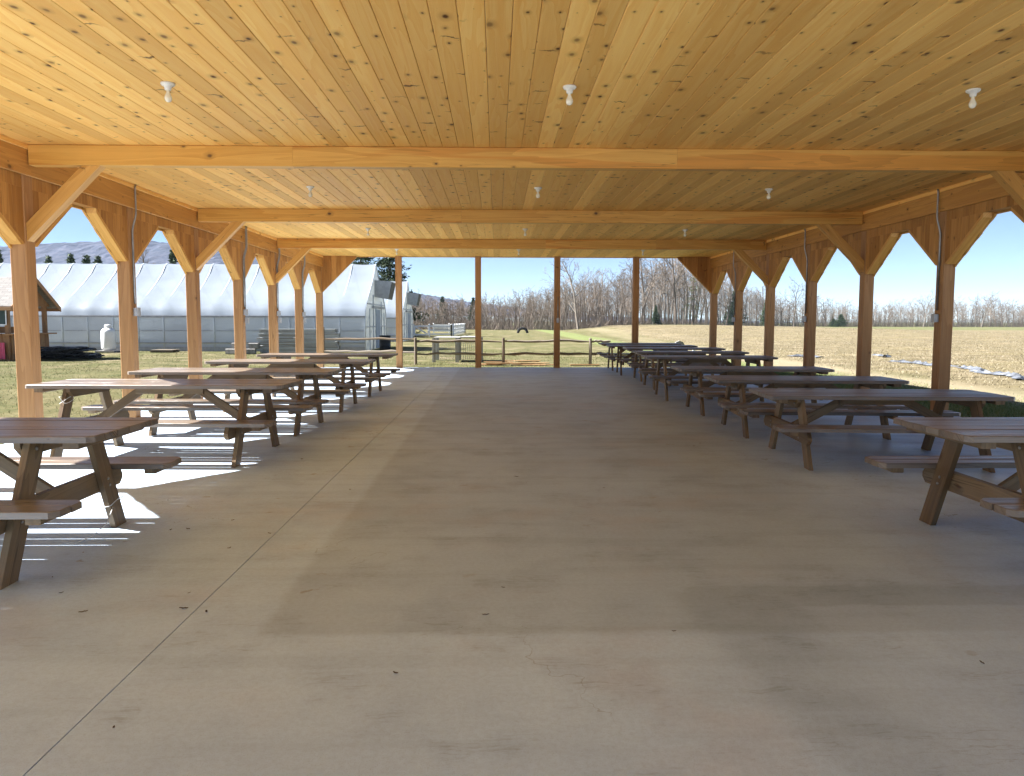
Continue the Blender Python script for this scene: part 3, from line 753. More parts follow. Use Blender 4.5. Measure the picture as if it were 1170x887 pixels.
# ------------------------------------------------------------------ greenhouses
def greenhouse(X, Yf, label, length=34.0, w_=7.0):
    t = thing('greenhouse', label, 'greenhouse', (X, Yf + w_ / 2, -.05), 0, 'plastic covered greenhouses')
    half = [(-w_ / 2, 0), (-w_ / 2, .85), (-w_ / 2, 1.72)]
    arc = [(-w_ / 2 + .06, 1.95), (-w_ / 2 + .2, 2.17), (-w_ / 2 + .44, 2.42), (-w_ / 2 + .75, 2.64), (-w_ / 2 + 1.35, 2.98), (-w_ / 2 + 2.1, 3.42), (-w_ / 2 + 2.85, 3.95), (-.25, 4.38), (0, 4.50)]
    left = [half[2]] + arc; full = left + [(-y, z) for y, z in reversed(left[:-1])]
    nb = int(length / 1.22)
    # roof film, sagging slightly between hoops
    m = MB(); rows = []
    sub = 5
    for i in range(nb * sub + 1):
        x = -i * 1.22 / sub; sag = .035 * math.sin(math.pi * (i % sub) / sub) if i % sub else 0
        rows.append([(x, y * (1 - sag / 3.5), z - sag * (.3 + .7 * min(1, (z - 1.7) / 2))) for y, z in full])
    base = len(m.v); K = len(full)
    for r in rows: m.v.extend(r)
    for i in range(len(rows) - 1):
        for k in range(K - 1):
            m.face((base + i * K + k, base + (i + 1) * K + k, base + (i + 1) * K + k + 1, base + i * K + k + 1), [(0, 0)] * 4, .5, True)
    m.build('roof_cover', M['roof_film'], t)
    for sg in (-1, 1):
        m = MB(); ys = sg * w_ / 2; prof = [(0, .1), (0, .5), (.0, 1.1), (0, 1.68)]
        rows = []
        for i in range(nb * 3 + 1):
            sag = .03 * math.sin(math.pi * (i % 3) / 3)
            rows.append([(-i * 1.22 / 3, ys - sg * (sag + .01), z) for _, z in prof])
        base = len(m.v); K = 4
        for r in rows: m.v.extend(r)
        for i in range(len(rows) - 1):
            for k in range(K - 1): m.face((base + i * K + k, base + i * K + k + 1, base + (i + 1) * K + k + 1, base + (i + 1) * K + k), [(0, 0)] * 4, .5, True)
        m.build('side_cover', M['side_film'], t)
        m = MB(); m.bar((0, ys + sg * .03, 1.70), (-nb * 1.22, ys + sg * .03, 1.70), .04, .09); m.build('hip_rail', M['hip_board'], t)
        m = MB(); m.bar((0, ys - sg * .03, 1.0), (-nb * 1.22, ys - sg * .03, 1.0), .03, .04); m.build('side_rail', M['hip_board'], t)
        m = MB(); m.bar((0, ys + sg * .02, .1), (-nb * 1.22, ys + sg * .02, .1), .04, .24); m.build('base_board', M['hip_board'], t)
        m = MB(); m.tube([(0, ys + sg * .05, .42), (-nb * 1.22, ys + sg * .05, .40)], .035, 8); m.build('rolled_curtain', M['fan_metal'], t)
    prot = None
    for i in range(nb + 1):
        if prot is None:
            m = MB(); pp = [(0, half[0][0] - .015, 0), (0, half[0][0] - .015, 1.66)] + [(0, y * .984, z - .05) for y, z in full[1:-1]] + [(0, w_ / 2 + .015, 1.66), (0, w_ / 2 + .015, 0)]
            m.tube(pp, .028, 8)
            for (_, ya, za), (_, yb, zb_) in zip(pp[2:-2], pp[3:-1]):       # welded seam tape over the hoop
                d = Vector((0, yb - ya, zb_ - za)).normalized(); nr = Vector((0, -d.z, d.y)); nr = nr if nr.z > 0 or abs(nr.z) < .05 else -nr
                o1 = nr * .062
                m.quad([(-.03, ya + o1.y, za + o1.z), (-.03, yb + o1.y, zb_ + o1.z), (.03, yb + o1.y, zb_ + o1.z), (.03, ya + o1.y, za + o1.z)], .5)
            prot = m.build('hoop', M['hoop'], t)
        else:
            o = prot.copy(); C.objects.link(o); o.parent = t; o.location = (-i * 1.22, 0, 0)
    # end wall : corrugated clear sheets
    for xe in (0.0, -nb * 1.22):
        m = MB(); n = 84; ring = []
        zt = lambda y: np.interp(abs(y), [-p[0] for p in reversed(left)], [p[1] for p in reversed(left)])
        for i in range(n + 1):
            y = -w_ / 2 + w_ * i / n; dx = .018 * math.sin(i * 1.5)
            ring.append(((xe + dx, y, .02), (xe + dx, y, float(zt(y)))))
        for a, b in zip(ring, ring[1:]): m.quad([a[0], b[0], b[1], a[1]], .5, smooth=True)
        m.build('end_wall', M['end_panel'], t)
    m = MB()
    for y in (-2.3, -1.15, 1.6, 2.6): m.bar((.03, y, 0), (.03, y, 3.55 - abs(y) * .62), .05, .05, (1, 0, 0))
    for y0, y1, z in ((-3.4, 3.4, 1.2), (-2.9, 2.9, 2.35)): m.bar((.035, y0, z), (.035, y1, z), .05, .06)
    m.build('end_frame', M['hoop'], t)
    # sliding door on a track, exhaust hood above
    m = MB(); m.box((.05, -.55, .05), (.09, .85, 2.1), axis=2); m.build('door', M['door_blue'], t)
    m = MB(); m.bar((.09, -1.6, 2.2), (.09, 2.1, 2.2), .10, .12); m.build('door_track', M['fan_metal'], t)
    m = MB(); m.slab([(.04, -.75, 2.75), (.75, -.75, 2.62), (.95, -.75, 3.55), (.04, -.75, 3.62)], (0, 1.55, 0)); hood = m.build('exhaust_hood', M['fan_metal'], t)
    m = MB(); m.slab([(.757, -.70, 2.66), (.757, .75, 2.66), (.947, .75, 3.50), (.947, -.70, 3.50)], (.012, 0, 0)); m.build('shutter', M['fan_and_shade_dark'], hood)
    return t
greenhouse(-6.42, 37.3, 'long white plastic greenhouse nearer the pavilion, its hooped roof running across the view')
greenhouse(-6.75, 54.6, 'second plastic greenhouse showing only its end wall behind the longer one', 20)

# ------------------------------------------------------------------ things on the lawn by the greenhouse
# propane tank
px = ux(126, 35.5); t = thing('propane_tank', 'upright white propane tank on a block before the long greenhouse', 'tank', (px, 35.5, -.05))
m = MB(); m.lathe((0, 0, .1), [(0, 0), (.2, .01), (.29, .07), (.31, .15), (.31, .85), (.28, .95), (.2, 1.02), (.1, 1.05), (0, 1.06)], 28); m.build('body', M['white_paint'], t)
m = MB(); m.lathe((0, 0, 1.12), [(.14, 0), (.15, .0), (.15, .14), (.11, .18), (0, .19)], 20); m.build('cap', M['white_paint'], t)
m = MB(); m.box((-.42, -.42, 0), (.42, .42, .1)); m.build('base', M['stone'], t)
# market stall at the edge
t = thing('market_stall', 'small cedar market stall with shingled gable roof and open counter', 'stall', (-19.72, 29.55, -.06))
Wx, Wy = 3.6, 1.15                   # half extents
for sx in (-1, 1):
    for sy in (-1, 1):
        m = MB(); m.box((sx * Wx / 2 * .94 - .07, sy * Wy - .07, 0), (sx * Wx / 2 * .94 + .07, sy * Wy + .07, 2.1), axis=2); m.build('post', M['stall_wood'], t)
hx_ = Wx / 2
for sy in (-1, 1):
    m = MB(); n = 12
    for i in range(n):
        a = -hx_ + .03 + (2 * hx_ - .06) * i / n; b = a + (2 * hx_ - .06) / n - .004
        m.box((a, sy * Wy - .02, .02), (b, sy * Wy + .02, .95), axis=2)
    m.build('counter_wall', M['stall_wood'], t)
for sx in (-1, 1):
    m = MB(); n = 8
    for i in range(n):
        a = -Wy + 2 * Wy * i / n; m.box((sx * hx_ - .02, a + .022, .02), (sx * hx_ + .02, a + 2 * Wy / n + .018, .95), axis=2)
    m.build('counter_wall', M['stall_wood'], t)
    m = MB(); m.box((sx * hx_ - .18, -Wy - .24, .962), (sx * hx_ + .22, Wy + .24, 1.01), axis=1); m.build('counter', M['stall_wood'], t)
    m = MB(); n = 10
    for i in range(n):
        y0_, y1_ = -1.3 + 2.6 * i / n + .004, -1.3 + 2.6 * (i + 1) / n - .004
        zt_ = lambda y: 2.06 + (1.36 - abs(y)) * .72
        m.slab([(sx * (hx_ - .02), y0_, 2.05), (sx * (hx_ - .02), y1_, 2.05), (sx * (hx_ - .02), y1_, zt_(y1_)), (sx * (hx_ - .02), y0_, zt_(y0_))], (sx * .035, 0, 0), grain=(0, 0, 1))
    m.build('gable', M['stall_wood'], t)
m = MB(); m.box((-hx_ + .2, -Wy - .3, .962), (hx_ - .2, -Wy + .2, 1.01)); m.build('counter', M['stall_wood'], t)
for sy in (-1, 1):
    m = MB(); m.slab([(-hx_ - .3, sy * 1.55, 1.96), (hx_ + .3, sy * 1.55, 1.96), (hx_ + .3, 0, 3.08), (-hx_ - .3, 0, 3.08)], (0, 0, .07)); rf = m.build('roof', M['shingle'], t)
    m = MB(); m.box((-hx_ - .3, sy * 1.55 - .02, 1.86), (hx_ + .3, sy * 1.55 + .02, 1.99)); m.build('fascia', M['stall_wood'], rf)
    for sx in (-1, 1):
        m = MB(); m.slab([(sx * (hx_ + .302), sy * 1.57, 1.84), (sx * (hx_ + .302), sy * 1.57, 2.02), (sx * (hx_ + .302), 0, 3.145), (sx * (hx_ + .302), 0, 2.96)], (sx * .03, 0, 0)); m.build('rake_board', M['stall_wood'], rf)
m = MB(); m.box((-.2, Wy - .5, 1.0), (1.0, Wy - .1, 1.25)); m.build('shelf', M['stall_wood'], t)
sx_ = ux(6.5, 28.2)
o = thing('chalkboard', 'dark green chalkboard hung in the opening of the market stall', 'chalkboard', (sx_, 28.15, 1.28))
m = MB(); m.slab([(-.16, 0, 0), (.16, -.0, .0), (.13, .06, .62), (-.19, .06, .62)], (0, .03, 0)); m.build('board', M['chalk'], o)
m = MB(); m.bar((-.18, -.01, 0), (.18, -.01, 0), .03, .03); m.bar((-.21, .05, .62), (.15, .05, .62), .03, .03); m.bar((-.17, -.01, 0), (-.2, .05, .62), .03, .03, (1, 0, 0)); m.bar((.17, -.01, 0), (.14, .05, .62), .03, .03, (1, 0, 0)); m.build('frame', M['white_paint'], o)
m = MB(); q = []
for i in range(9):
    q.append((ux(-4, 28.2) + i * .045, 28.2 + .02 * math.sin(i * 1.6)))
for (a, b), (c, d) in zip(q, q[1:]): m.slab([(a, b, .02), (c, d, .02), (c, d, .62), (a, b, .62)], (0, .012, 0), r=.5)
tag(m.build('banner', M['pink']), 'pink cloth banner hanging on the front of the market stall', 'banner')
# pile of black boards beside the stall
bx = ux(72, 29.5); pr = random.Random(5); grp = 'black plastic sheets piled beside the stall'
for i in range(6):
    m = MB(); L, wd = pr.uniform(1.4, 2.4), pr.uniform(.7, 1.1); n = 10; P = []
    for a in range(n + 1):
        P.append([(-L / 2 + L * a / n, -wd / 2 + wd * b / 4, .035 * math.sin(a * 1.1 + i) * math.sin(b * 1.3 + i) + (.03 if b % 2 else 0)) for b in range(5)])
    for a in range(n):
        for b in range(4): m.quad([P[a][b], P[a + 1][b], P[a + 1][b + 1], P[a][b + 1]], .5, smooth=True)
    o = m.build('plastic_sheet', M['black_plastic']); md = o.modifiers.new('s', 'SOLIDIFY'); md.thickness = .05
    o.location = (bx + pr.uniform(-.35, .35), 29.5 + pr.uniform(-.4, .4), .04 + i * .075); o.rotation_euler.z = pr.uniform(-.35, .35)
    tag(o, 'black plastic sheet in the low pile beside the market stall', 'plastic sheet', grp)
# small timber pallet lying in the grass
t = thing('pallet', 'small wooden pallet lying in the grass before the long greenhouse', 'pallet', (ux(190, 36), 36, -.05))
m = MB()
for i in range(6): m.box((-.5, -.45 + i * .17, .11), (.5, -.33 + i * .17, .13))
m.build('deck', M['old_wood'], t)
for y in (-.4, 0, .4):
    m = MB(); m.box((-.5, y - .03, .0), (.5, y + .03, .109)); m.build('runner', M['old_wood'], t)
# stack of grey panels
Yp = 34.6; xa, xb = ux(296, Yp), ux(385, Yp); grp = 'grey wooden panels stacked before the greenhouse'
ht = [(.0, .17), (.19, .36), (.38, .55), (.57, .72), (.74, .92), (.94, 1.12)]
cnt = 0
for i, (z0, z1) in enumerate(ht):
    for half_, (p, q) in enumerate([(xa, (xa + xb) / 2 - .03), ((xa + xb) / 2 + .03, xb)]):
        m = MB(); dx = pr.uniform(-.09, .09); n = 3
        for j in range(n):
            zz0 = z0 + (z1 - z0) * j / n
            m.box((p + dx, Yp - .02, zz0 - .04), (q + dx, Yp + .02, zz0 + (z1 - z0) / n - .052))
        for xq in (p + dx + .1, (p + q) / 2 + dx, q + dx - .1): m.box((xq - .04, Yp + .021, z0 - .04), (xq + .04, Yp + .5, z1 - .05), axis=1)
        m.box((p + dx, Yp + .51, z0 - .04), (q + dx, Yp + .55, z1 - .05))
        o = m.build('wooden_crate', M['grey_panel'])
        tag(o, 'weathered grey slatted crate in the tall stack before the long greenhouse', 'crate', grp)
# stone blocks beside it
bl = [(266, 0, .38), (276, 0, .34), (287, 0, .33), (271, .26, .3), (290, .25, .33)]
for i, (u, z, wd) in enumerate(bl):
    m = MB(); wq = wd
    m.box((-wq / 2 - .04, -.16, 0), (wq / 2 + .04, .16, .24), ch=.03)
    o = m.build('stone_block', M['stone']); o.location = (ux(u, 34.2), 34.2 + .05 * i, -.05 + z); o.rotation_euler.z = .1 * (i % 3 - 1)
    tag(o, 'grey concrete block in the low pile beside the crate stack', 'block', 'concrete blocks beside the crate stack')
# barrel by the greenhouse door
def barrel(x, y, label):
    t = thing('barrel', label, 'barrel', (x, y, -.05))
    m = MB(); m.lathe((0, 0, 0), [(0, 0), (.26, 0), (.285, .05), (.29, .2), (.30, .22), (.29, .24), (.29, .44), (.30, .46), (.29, .48), (.285, .66), (.27, .7), (0, .7)], 24); m.build('body', M['black_plastic'], t)
    m = MB(); m.lathe((0, 0, .69), [(.275, 0), (.30, .0), (.30, .05), (.27, .06), (0, .06)], 24); m.build('lid', M['black_plastic'], t)
barrel(-5.75, 39.3, 'black barrel standing before the greenhouse door')

# ------------------------------------------------------------------ split rail fence
FY = 26.1; fxs = [ux(371, FY + 1.0), ux(475, FY), ux(575, FY), ux(674, FY)]
fx_end = ux(697, FY)
fence = thing('split_rail_fence', 'weathered split rail fence beyond the far open end of the pavilion', 'fence', (0, FY, -.055))
for i, x in enumerate(fxs):
    m = MB(); hh = [1.28, .93, .93, .92][i]; y = 1.0 if i == 0 else 0; r0 = .03 if i == 0 else .055
    m.tube([(x, y, -.1), (x + .006, y, hh * .5), (x, y, hh - .02), (x, y, hh)], [r0, r0 * .97, r0 * .92, r0 * .6], 7, smooth=False)
    m.build('post', M['old_wood'], fence)
pts_ = list(zip(fxs, [1.0, 0, 0, 0])) + [(fx_end, 0)]
for (xa_, ya_), (xb_, yb_) in zip(pts_, pts_[1:]):
    for z in (.80, .36):
        if xa_ == fxs[0]: z += .06
        m = MB(); n = 8; P = []; rd = []
        for i in range(n + 1):
            f = i / n; P.append((xa_ + (xb_ - xa_) * f, ya_ + (yb_ - ya_) * f + (.05 if z > .5 else -.05) * 0, z + pr.uniform(-.025, .025) + .02 * math.sin(f * 3))); rd.append(pr.uniform(.028, .05) * (.6 if i in (0, n) else 1))
        m.tube(P, rd, 6, smooth=False); m.build('rail', M['old_wood'], fence)
# wire garden pen behind the fence
PY = 27.6; pxa, pxb = ux(496, PY), ux(549, PY)
t = thing('wire_pen', 'low wire garden pen with pale posts behind the rail fence', 'pen', ((pxa + pxb) / 2, PY, -.055))
hw = (pxb - pxa) / 2
for x in (-hw, .35 * 0, hw):
    for y in (0, 1.6):
        m = MB(); m.box((x - .06, y - .05, 0), (x + .06, y + .05, .88), axis=2); m.build('post', M['grey_panel'], t)
m = MB()
for y in (0, 1.6):
    for i in range(23): m.bar((-hw + 2 * hw * i / 22, y - .06, .05), (-hw + 2 * hw * i / 22, y - .06, .84), .008, .008, (1, 0, 0), ch=.001)
    for z in (.08, .3, .5, .68, .84): m.bar((-hw, y - .065, z), (hw, y - .065, z), .008, .008, ch=.001)
for x in (-hw, hw):
    for i in range(1, 16): m.bar((x, 1.6 * i / 16, .05), (x, 1.6 * i / 16, .84), .008, .008, (1, 0, 0), ch=.001)
m.build('wire_mesh', M['wire'], t)
m = MB(); m.box((-hw, -.05, .885), (hw * .1, 1.65, .91)); m.box((hw * .14, -.1, .89), (hw, 1.6, .93)); m.build('lid', M['grey_panel'], t)
# loose boards in the grass
grp = 'loose pale boards lying in the grass before the fence'
for i in range(11):
    u = pr.uniform(562, 628); Y = pr.uniform(25.5, 27.2); L = pr.uniform(.7, 1.7)
    m = MB(); m.box((-L / 2, -.07, 0), (L / 2, .07, .022)); o = m.build('board', M['new_lumber'])
    o.location = (ux(u, Y), Y, -.045 + .03 * (i % 4)); o.rotation_euler.z = pr.uniform(-.2, .2)
    tag(o, 'loose orange board lying flat in the grass by the rail fence', 'board', grp)
for u, L in ((668, 1.0), (560, .8)):
    m = MB(); m.box((-L / 2, -.06, 0), (L / 2, .06, .04)); o = m.build('board', M['new_lumber']); o.location = (ux(u, 25.6), 25.6, -.05)
    tag(o, 'loose orange board lying flat in the grass by the rail fence', 'board', grp)

# ------------------------------------------------------------------ white rail corral and tyre in the meadow
CY = 72; ca, cb = ux(473, CY), ux(516, CY); cy2 = 95
t = thing('white_corral', 'white board fence corral with a gate in the meadow', 'corral', ((ca + cb) / 2, CY, -.05))
def seg(p, q, n):
    for i in range(n + 1):
        f = i / n; x, y = p[0] + (q[0] - p[0]) * f, p[1] + (q[1] - p[1]) * f
        m = MB(); m.box((x - .065, y - .065, 0), (x + .065, y + .065, 1.15), axis=2); m.lathe((x, y, 1.15), [(.09, 0), (.09, .03), (0, .09)], 4); m.build('post', M['white_paint'], t)
    for z in (.25, .62, 1.0):
        m = MB(); m.bar((p[0], p[1], z), (q[0], q[1], z), .04, .15); m.build('rail', M['white_paint'], t)
h_ = (cb - ca) / 2
gx0 = -h_ + 1.5
seg((gx0, 0), (h_, 0), 1); seg((h_, 0), (h_ + .35, cy2 - CY), 9); seg((-h_, cy2 - CY), (h_ + .35, cy2 - CY), 2)
m = MB(); m.box((-h_ - .065, -.065, 0), (-h_ + .065, .065, 1.2), axis=2); m.build('post', M['white_paint'], t)
m = MB()
for z in (.2, 1.0): m.bar((-h_ + .1, 0, z), (gx0 - .1, 0, z), .04, .14)
m.bar((-h_ + .1, -.03, 1.0), (gx0 - .1, -.03, .2), .03, .12); m.bar((-h_ + .12, 0, .15), (-h_ + .12, 0, 1.05), .05, .1, (1, 0, 0)); m.bar((gx0 - .12, 0, .15), (gx0 - .12, 0, 1.05), .05, .1, (1, 0, 0))
m.build('gate', M['white_paint'], t)
TY = 95; m = MB(); n = 44; P = []
prof = [(.42, -.16), (.46, -.2), (.62, -.22), (.70, -.19), (.72, -.1), (.72, .1), (.70, .19), (.62, .22), (.46, .2), (.42, .16)]
for i in range(n):
    a = 2 * math.pi * i / n; lug = .035 if i % 2 else 0
    P.append([((r + (lug if r > .65 else 0)) * math.cos(a), y, (r + (lug if r > .65 else 0)) * math.sin(a)) for r, y in prof])
for i in range(n):
    A, B = P[i], P[(i + 1) % n]
    for k in range(len(prof)):
        k2 = (k + 1) % len(prof); m.quad([A[k], A[k2], B[k2], B[k]], .5)
o = m.build('tractor_tyre', M['rubber']); o.location = (ux(597, TY), TY, -.02 + gz(0, TY) * .3)
tag(o, 'black tractor tyre half sunk upright in the meadow', 'tyre')
# grey marker and a stub beyond the last tables
t = thing('stone_marker', 'grey arched stone marker with a dark hollow beyond the last tables', 'marker', (ux(775, 28.5), 28.5, -.2))
m = MB(); arch = [(-.2, 0), (-.11, 0), (-.11, .62)] + [(-.11 * math.cos(a), .62 + .1 * math.sin(a)) for a in (R(45), R(90), R(135))] + [(.11, .62), (.11, 0), (.2, 0), (.2, .68)] + [(.2 * math.cos(a), .68 + .22 * math.sin(a)) for a in (R(30), R(60), R(90), R(120), R(150))] + [(-.2, .68)]
k = len(arch); V0 = [(x, -.09, z) for x, z in arch]
# split the arch in convex pieces: two jambs and the head
m.box((-.2, -.09, 0), (-.11, .09, .66), axis=2); m.box((.11, -.09, 0), (.2, .09, .66), axis=2)
m.slab([(-.2, -.09, .661), (.2, -.09, .661)] + [(.2 * math.cos(a), -.09, .70 + .22 * math.sin(a)) for a in (R(20), R(50), R(90), R(130), R(160))], (0, .18, 0)); m.build('body', M['stone'], t)
m = MB(); m.box((-.11, .03, 0), (.11, .06, .66), axis=2); m.build('hollow', M['fan_and_shade_dark'], t)  # dark panel across the arch, its colour standing in for shade inside
m = MB(); m.box((-.05, -.05, 0), (.05, .05, .72), axis=2, ch=.012)
o = m.build('stub_post', M['white_paint']); o.location = (ux(792, 28.5), 28.5, -.2); tag(o, 'short pale stub post beside the grey marker beyond the last tables', 'post')
# strips of crumpled plastic film and stones at the edge of the stubble
def strip(pa_, pb_, wd, label, seed):
    q = random.Random(seed); m = MB(); L = math.dist(pa_, pb_); n = int(L * 5); d = Vector((pb_[0] - pa_[0], pb_[1] - pa_[1])).normalized(); s_ = Vector((-d.y, d.x)); rows = []
    for i in range(n + 1):
        f = i / n; c = Vector(pa_) + d * (L * f) + s_ * (.25 * math.sin(i * .35) + q.uniform(-.1, .1)); ww = wd * q.uniform(.45, 1.2)
        rows.append([(c.x + s_.x * ww * b, c.y + s_.y * ww * b, gz(c.x, c.y) + .03 + q.uniform(0, .13) * (1 - abs(b))) for b in (-1, -.5, 0, .5, 1)])
    for a, b in zip(rows, rows[1:]):
        for k in range(4): m.quad([a[k], b[k], b[k + 1], a[k + 1]], .5)
    tag(m.build('mulch_film', M['film']), label, 'plastic film')
def gnd(u, v, z=-.3):
    d = fw + r2 * ((u - 585) / 864.9) - u2 * ((v - 438.5) / 864.9); k = (z - CAM.z) / d.z; p = CAM + d * k; return (p.x, p.y)
strip(gnd(1020, 414), gnd(1096, 420), .2, 'crumpled grey plastic film along the stubble edge, farther strip', 1)
strip(gnd(1098, 421), gnd(1175, 435), .24, 'crumpled grey plastic film along the stubble edge, nearer strip', 2)
strip(gnd(1000, 407), gnd(1010, 409), .2, 'small scrap of grey plastic film on the stubble edge', 3)
strip(gnd(902, 407), gnd(936, 409), .35, 'pale plastic sheet on the ground behind the fifth cornfield side table', 4)

# ------------------------------------------------------------------ trees
def tube_np(V, F, p0, p1, r0, r1, n):
    d = (p1 - p0); l = np.linalg.norm(d)
    if l < 1e-6: return
    d = d / l; a = np.array([0, 0, 1.]) if abs(d[2]) < .9 else np.array([1., 0, 0])
    x = np.cross(d, a); x /= np.linalg.norm(x); y = np.cross(d, x); b = len(V)
    for P, r in ((p0, r0), (p1, r1)):
        for k in range(n):
            t = 2 * math.pi * k / n; V.append(P + (x * math.cos(t) + y * math.sin(t)) * r)
    for k in range(n): k2 = (k + 1) % n; F.append((b + k, b + k2, b + n + k2, b + n + k))
def bare_tree(seed, h, spread, label=None, low=.28, twigs=1.0):
    q = np.random.RandomState(seed); TV, TF, CV, CF = [], [], [], []
    def branch(p, d, L, r, depth):
        n = 4 if depth < 2 else 3
        segs = [4, 3, 3, 2, 2][depth]; pts = [p]; cur = p; dd = d
        for i in range(segs):
            dd = dd + q.normal(0, .10 + .04 * depth, 3) + np.array([0, 0, .06 if depth else .02]); dd /= np.linalg.norm(dd)
            cur = cur + dd * L / segs; pts.append(cur)
        for i in range(segs):
            ra, rb = r * (1 - .75 * i / segs), r * (1 - .75 * (i + 1) / segs)
            if depth < 2: tube_np(TV, TF, pts[i], pts[i + 1], ra, rb, 6 - depth * 2 if depth else 7)
            else: tube_np(CV, CF, pts[i], pts[i + 1], max(ra, .011), max(rb, .008), 3)
        if depth >= 4: return
        nc = [int(11), 6, 5, int(4 * twigs)][depth]
        for c in range(nc):
            f = (low + (1 - low) * (c + q.rand()) / nc) if depth == 0 else .2 + .8 * (c + q.rand()) / nc
            k = min(segs - 1, int(f * segs)); pp = pts[k] + (pts[k + 1] - pts[k]) * (f * segs - k)
            ax = pts[k + 1] - pts[k]; ax /= np.linalg.norm(ax)
            rv = q.normal(0, 1, 3); rv -= ax * rv.dot(ax); rv /= np.linalg.norm(rv)
            ang = q.uniform(.45, .95) if depth == 0 else q.uniform(.4, .9)
            nd = ax * math.cos(ang) + rv * math.sin(ang)
            if depth == 0: ll = L * spread * q.uniform(.7, 1.15) * (1.15 - .75 * f)
            else: ll = L * q.uniform(.32, .55) * (1.1 - .45 * f)
            branch(pp, nd, ll, max(r * (.42 if depth == 0 else .45) * (1.1 - .5 * f), .01), depth + 1)
    branch(np.array([0, 0, -.1]), np.array([q.normal(0, .04), q.normal(0, .04), 1.]), h, h * .016, 0)
    t = thing('bare_tree', label, 'tree')
    tri_mesh('trunk', np.array(TV), TF, q.rand(len(TF)), M['bark'], t)
    tri_mesh('crown', np.array(CV), CF, q.rand(len(CF)), M['twig'], t)
    return t
TL = 'leafless grey brown tree in the woodland edge beyond the meadow'
TG = 'bare trees of the woodland edge'
tp = [bare_tree(100 + i, 12.0, [.42, .34, .5, .38, .30, .46, .55][i], TL, [.3, .38, .22, .34, .45, .26, .2][i]) for i in range(7)]
used = set()
def plant(i, x, y, h, label=TL, group=TG):
    s = h / 12.0 * rng.uniform(.93, 1.07)
    if i not in used:
        used.add(i); o = tp[i]; o.location = (x, y, gz(x, y)); o.rotation_euler.z = rng.uniform(0, 6); o['label'] = label; o['group'] = group
    else: o = dup(tp[i], (x, y, gz(x, y)), rng.uniform(0, 6), label, group)
    wx = s * rng.uniform(.9, 1.15); o.scale = (wx, wx, s)
    return o
def edge(u):      # (depth of woodland edge, height of the trees there) by photo column
    Y = np.interp(u, [440, 680, 760, 830, 900, 1200], [132, 136, 185, 245, 262, 268])
    top = np.interp(u, [440, 478, 500, 545, 575, 610, 645, 672, 690, 720, 760, 790, 820, 850, 880, 930, 980, 1040, 1100, 1140, 1180], [340, 333, 338, 338, 334, 326, 318, 306, 318, 300, 288, 288, 302, 320, 336, 342, 345, 343, 341, 342, 344])
    return Y, (368 - top) * Y / 865 + 1.4
tr = random.Random(21)
u = 468.0
while u < 880:
    Y, h = edge(u)
    for row in range(2):
        y = Y + row * 9 + tr.uniform(-2, 4); x = ux(u + tr.uniform(-4, 4), y)
        plant(tr.randrange(7), x, y, h * tr.uniform(.78, 1.0) * (1.0 if row else .92))
    u += tr.uniform(8.5, 12.5) * (132 / Y) ** .5
u = 872.0
while u < 1185:
    Y, h = edge(u); y = Y + tr.uniform(-4, 10)
    plant(tr.choice([0, 2, 4, 5, 6, 6, 2]), ux(u, y), y, h * tr.uniform(.8, 1.15)).scale.x *= 1.25; u += tr.uniform(6, 9)
# larger trees that stand out
for u_p, yy, hh, i, lb in [(905, 255, 15.5, 6, 'broad bare tree standing tall above the far hedge between two posts of the cornfield side'), (828, 235, 15.0, 2, 'tall bare tree behind the corner post of the cornfield side'),
                           (1052, 252, 10.5, 6, 'broad bare tree beside the closest visible post of the cornfield side'), (1118, 250, 10.5, 2, 'round bare tree beyond the stubble, last before the edge of the view'),
                           (735, 178, 20.5, 0, 'tall dark trunked bare tree behind the fourth post of the far end'), (771, 182, 21, 3, 'tall forked bare tree by the corner gusset of the far end'),
                           (660, 130, 11.8, 6, 'bare tree rising over its neighbours beside the third post of the far end')]:
    plant(i, ux(u_p, yy), yy, hh, lb, None).scale.x *= 1.2
for u_p, yy, hh in ((188, 88, 9.4), (362, 86, 8.6), (376, 90, 8.9)):
    plant(4, ux(u_p, yy), yy, hh, 'bare tree showing just above the ridge of the long greenhouse', 'bare trees behind the greenhouses')
# the wood behind as one mass
fr = np.random.RandomState(4); V, F = [], []
for i in range(1700):
    uu = fr.uniform(440, 860) if i < 950 else fr.uniform(855, 1190); Y, h = edge(uu); y = Y + fr.uniform(7, 50); x = ux(uu, y); hh = h * fr.uniform(.6, .98)
    b = np.array([x, y, gz(x, y)]); tip = b + np.array([fr.normal(0, .6), fr.normal(0, .6), hh])
    rr_ = fr.uniform(.04, .10); tube_np(V, F, b, tip, rr_, .015, 3)
    for k in range(17):
        f = fr.uniform(.15, 1.0); p = b + (tip - b) * f; a = fr.uniform(0, 6.28); L = hh * .17 * fr.uniform(.5, 1.4) * (1.25 - f * .7)
        e = p + np.array([math.cos(a) * L, math.sin(a) * L, L * fr.uniform(.3, 1.0)]); tube_np(V, F, p, e, .024, .010, 3)
        for z in range(4):
            f2 = fr.uniform(.25, 1); p2 = p + (e - p) * f2; a2 = a + fr.normal(0, 1.1); e2 = p2 + np.array([math.cos(a2) * L * .45, math.sin(a2) * L * .45, L * fr.uniform(.1, .5)]); tube_np(V, F, p2, e2, .014, .007, 3)
o = tri_mesh('far_woodland', np.array(V), F, fr.rand(len(F)), M['twig']); tag(o, 'dense bare woodland behind the first trees', kind='stuff')
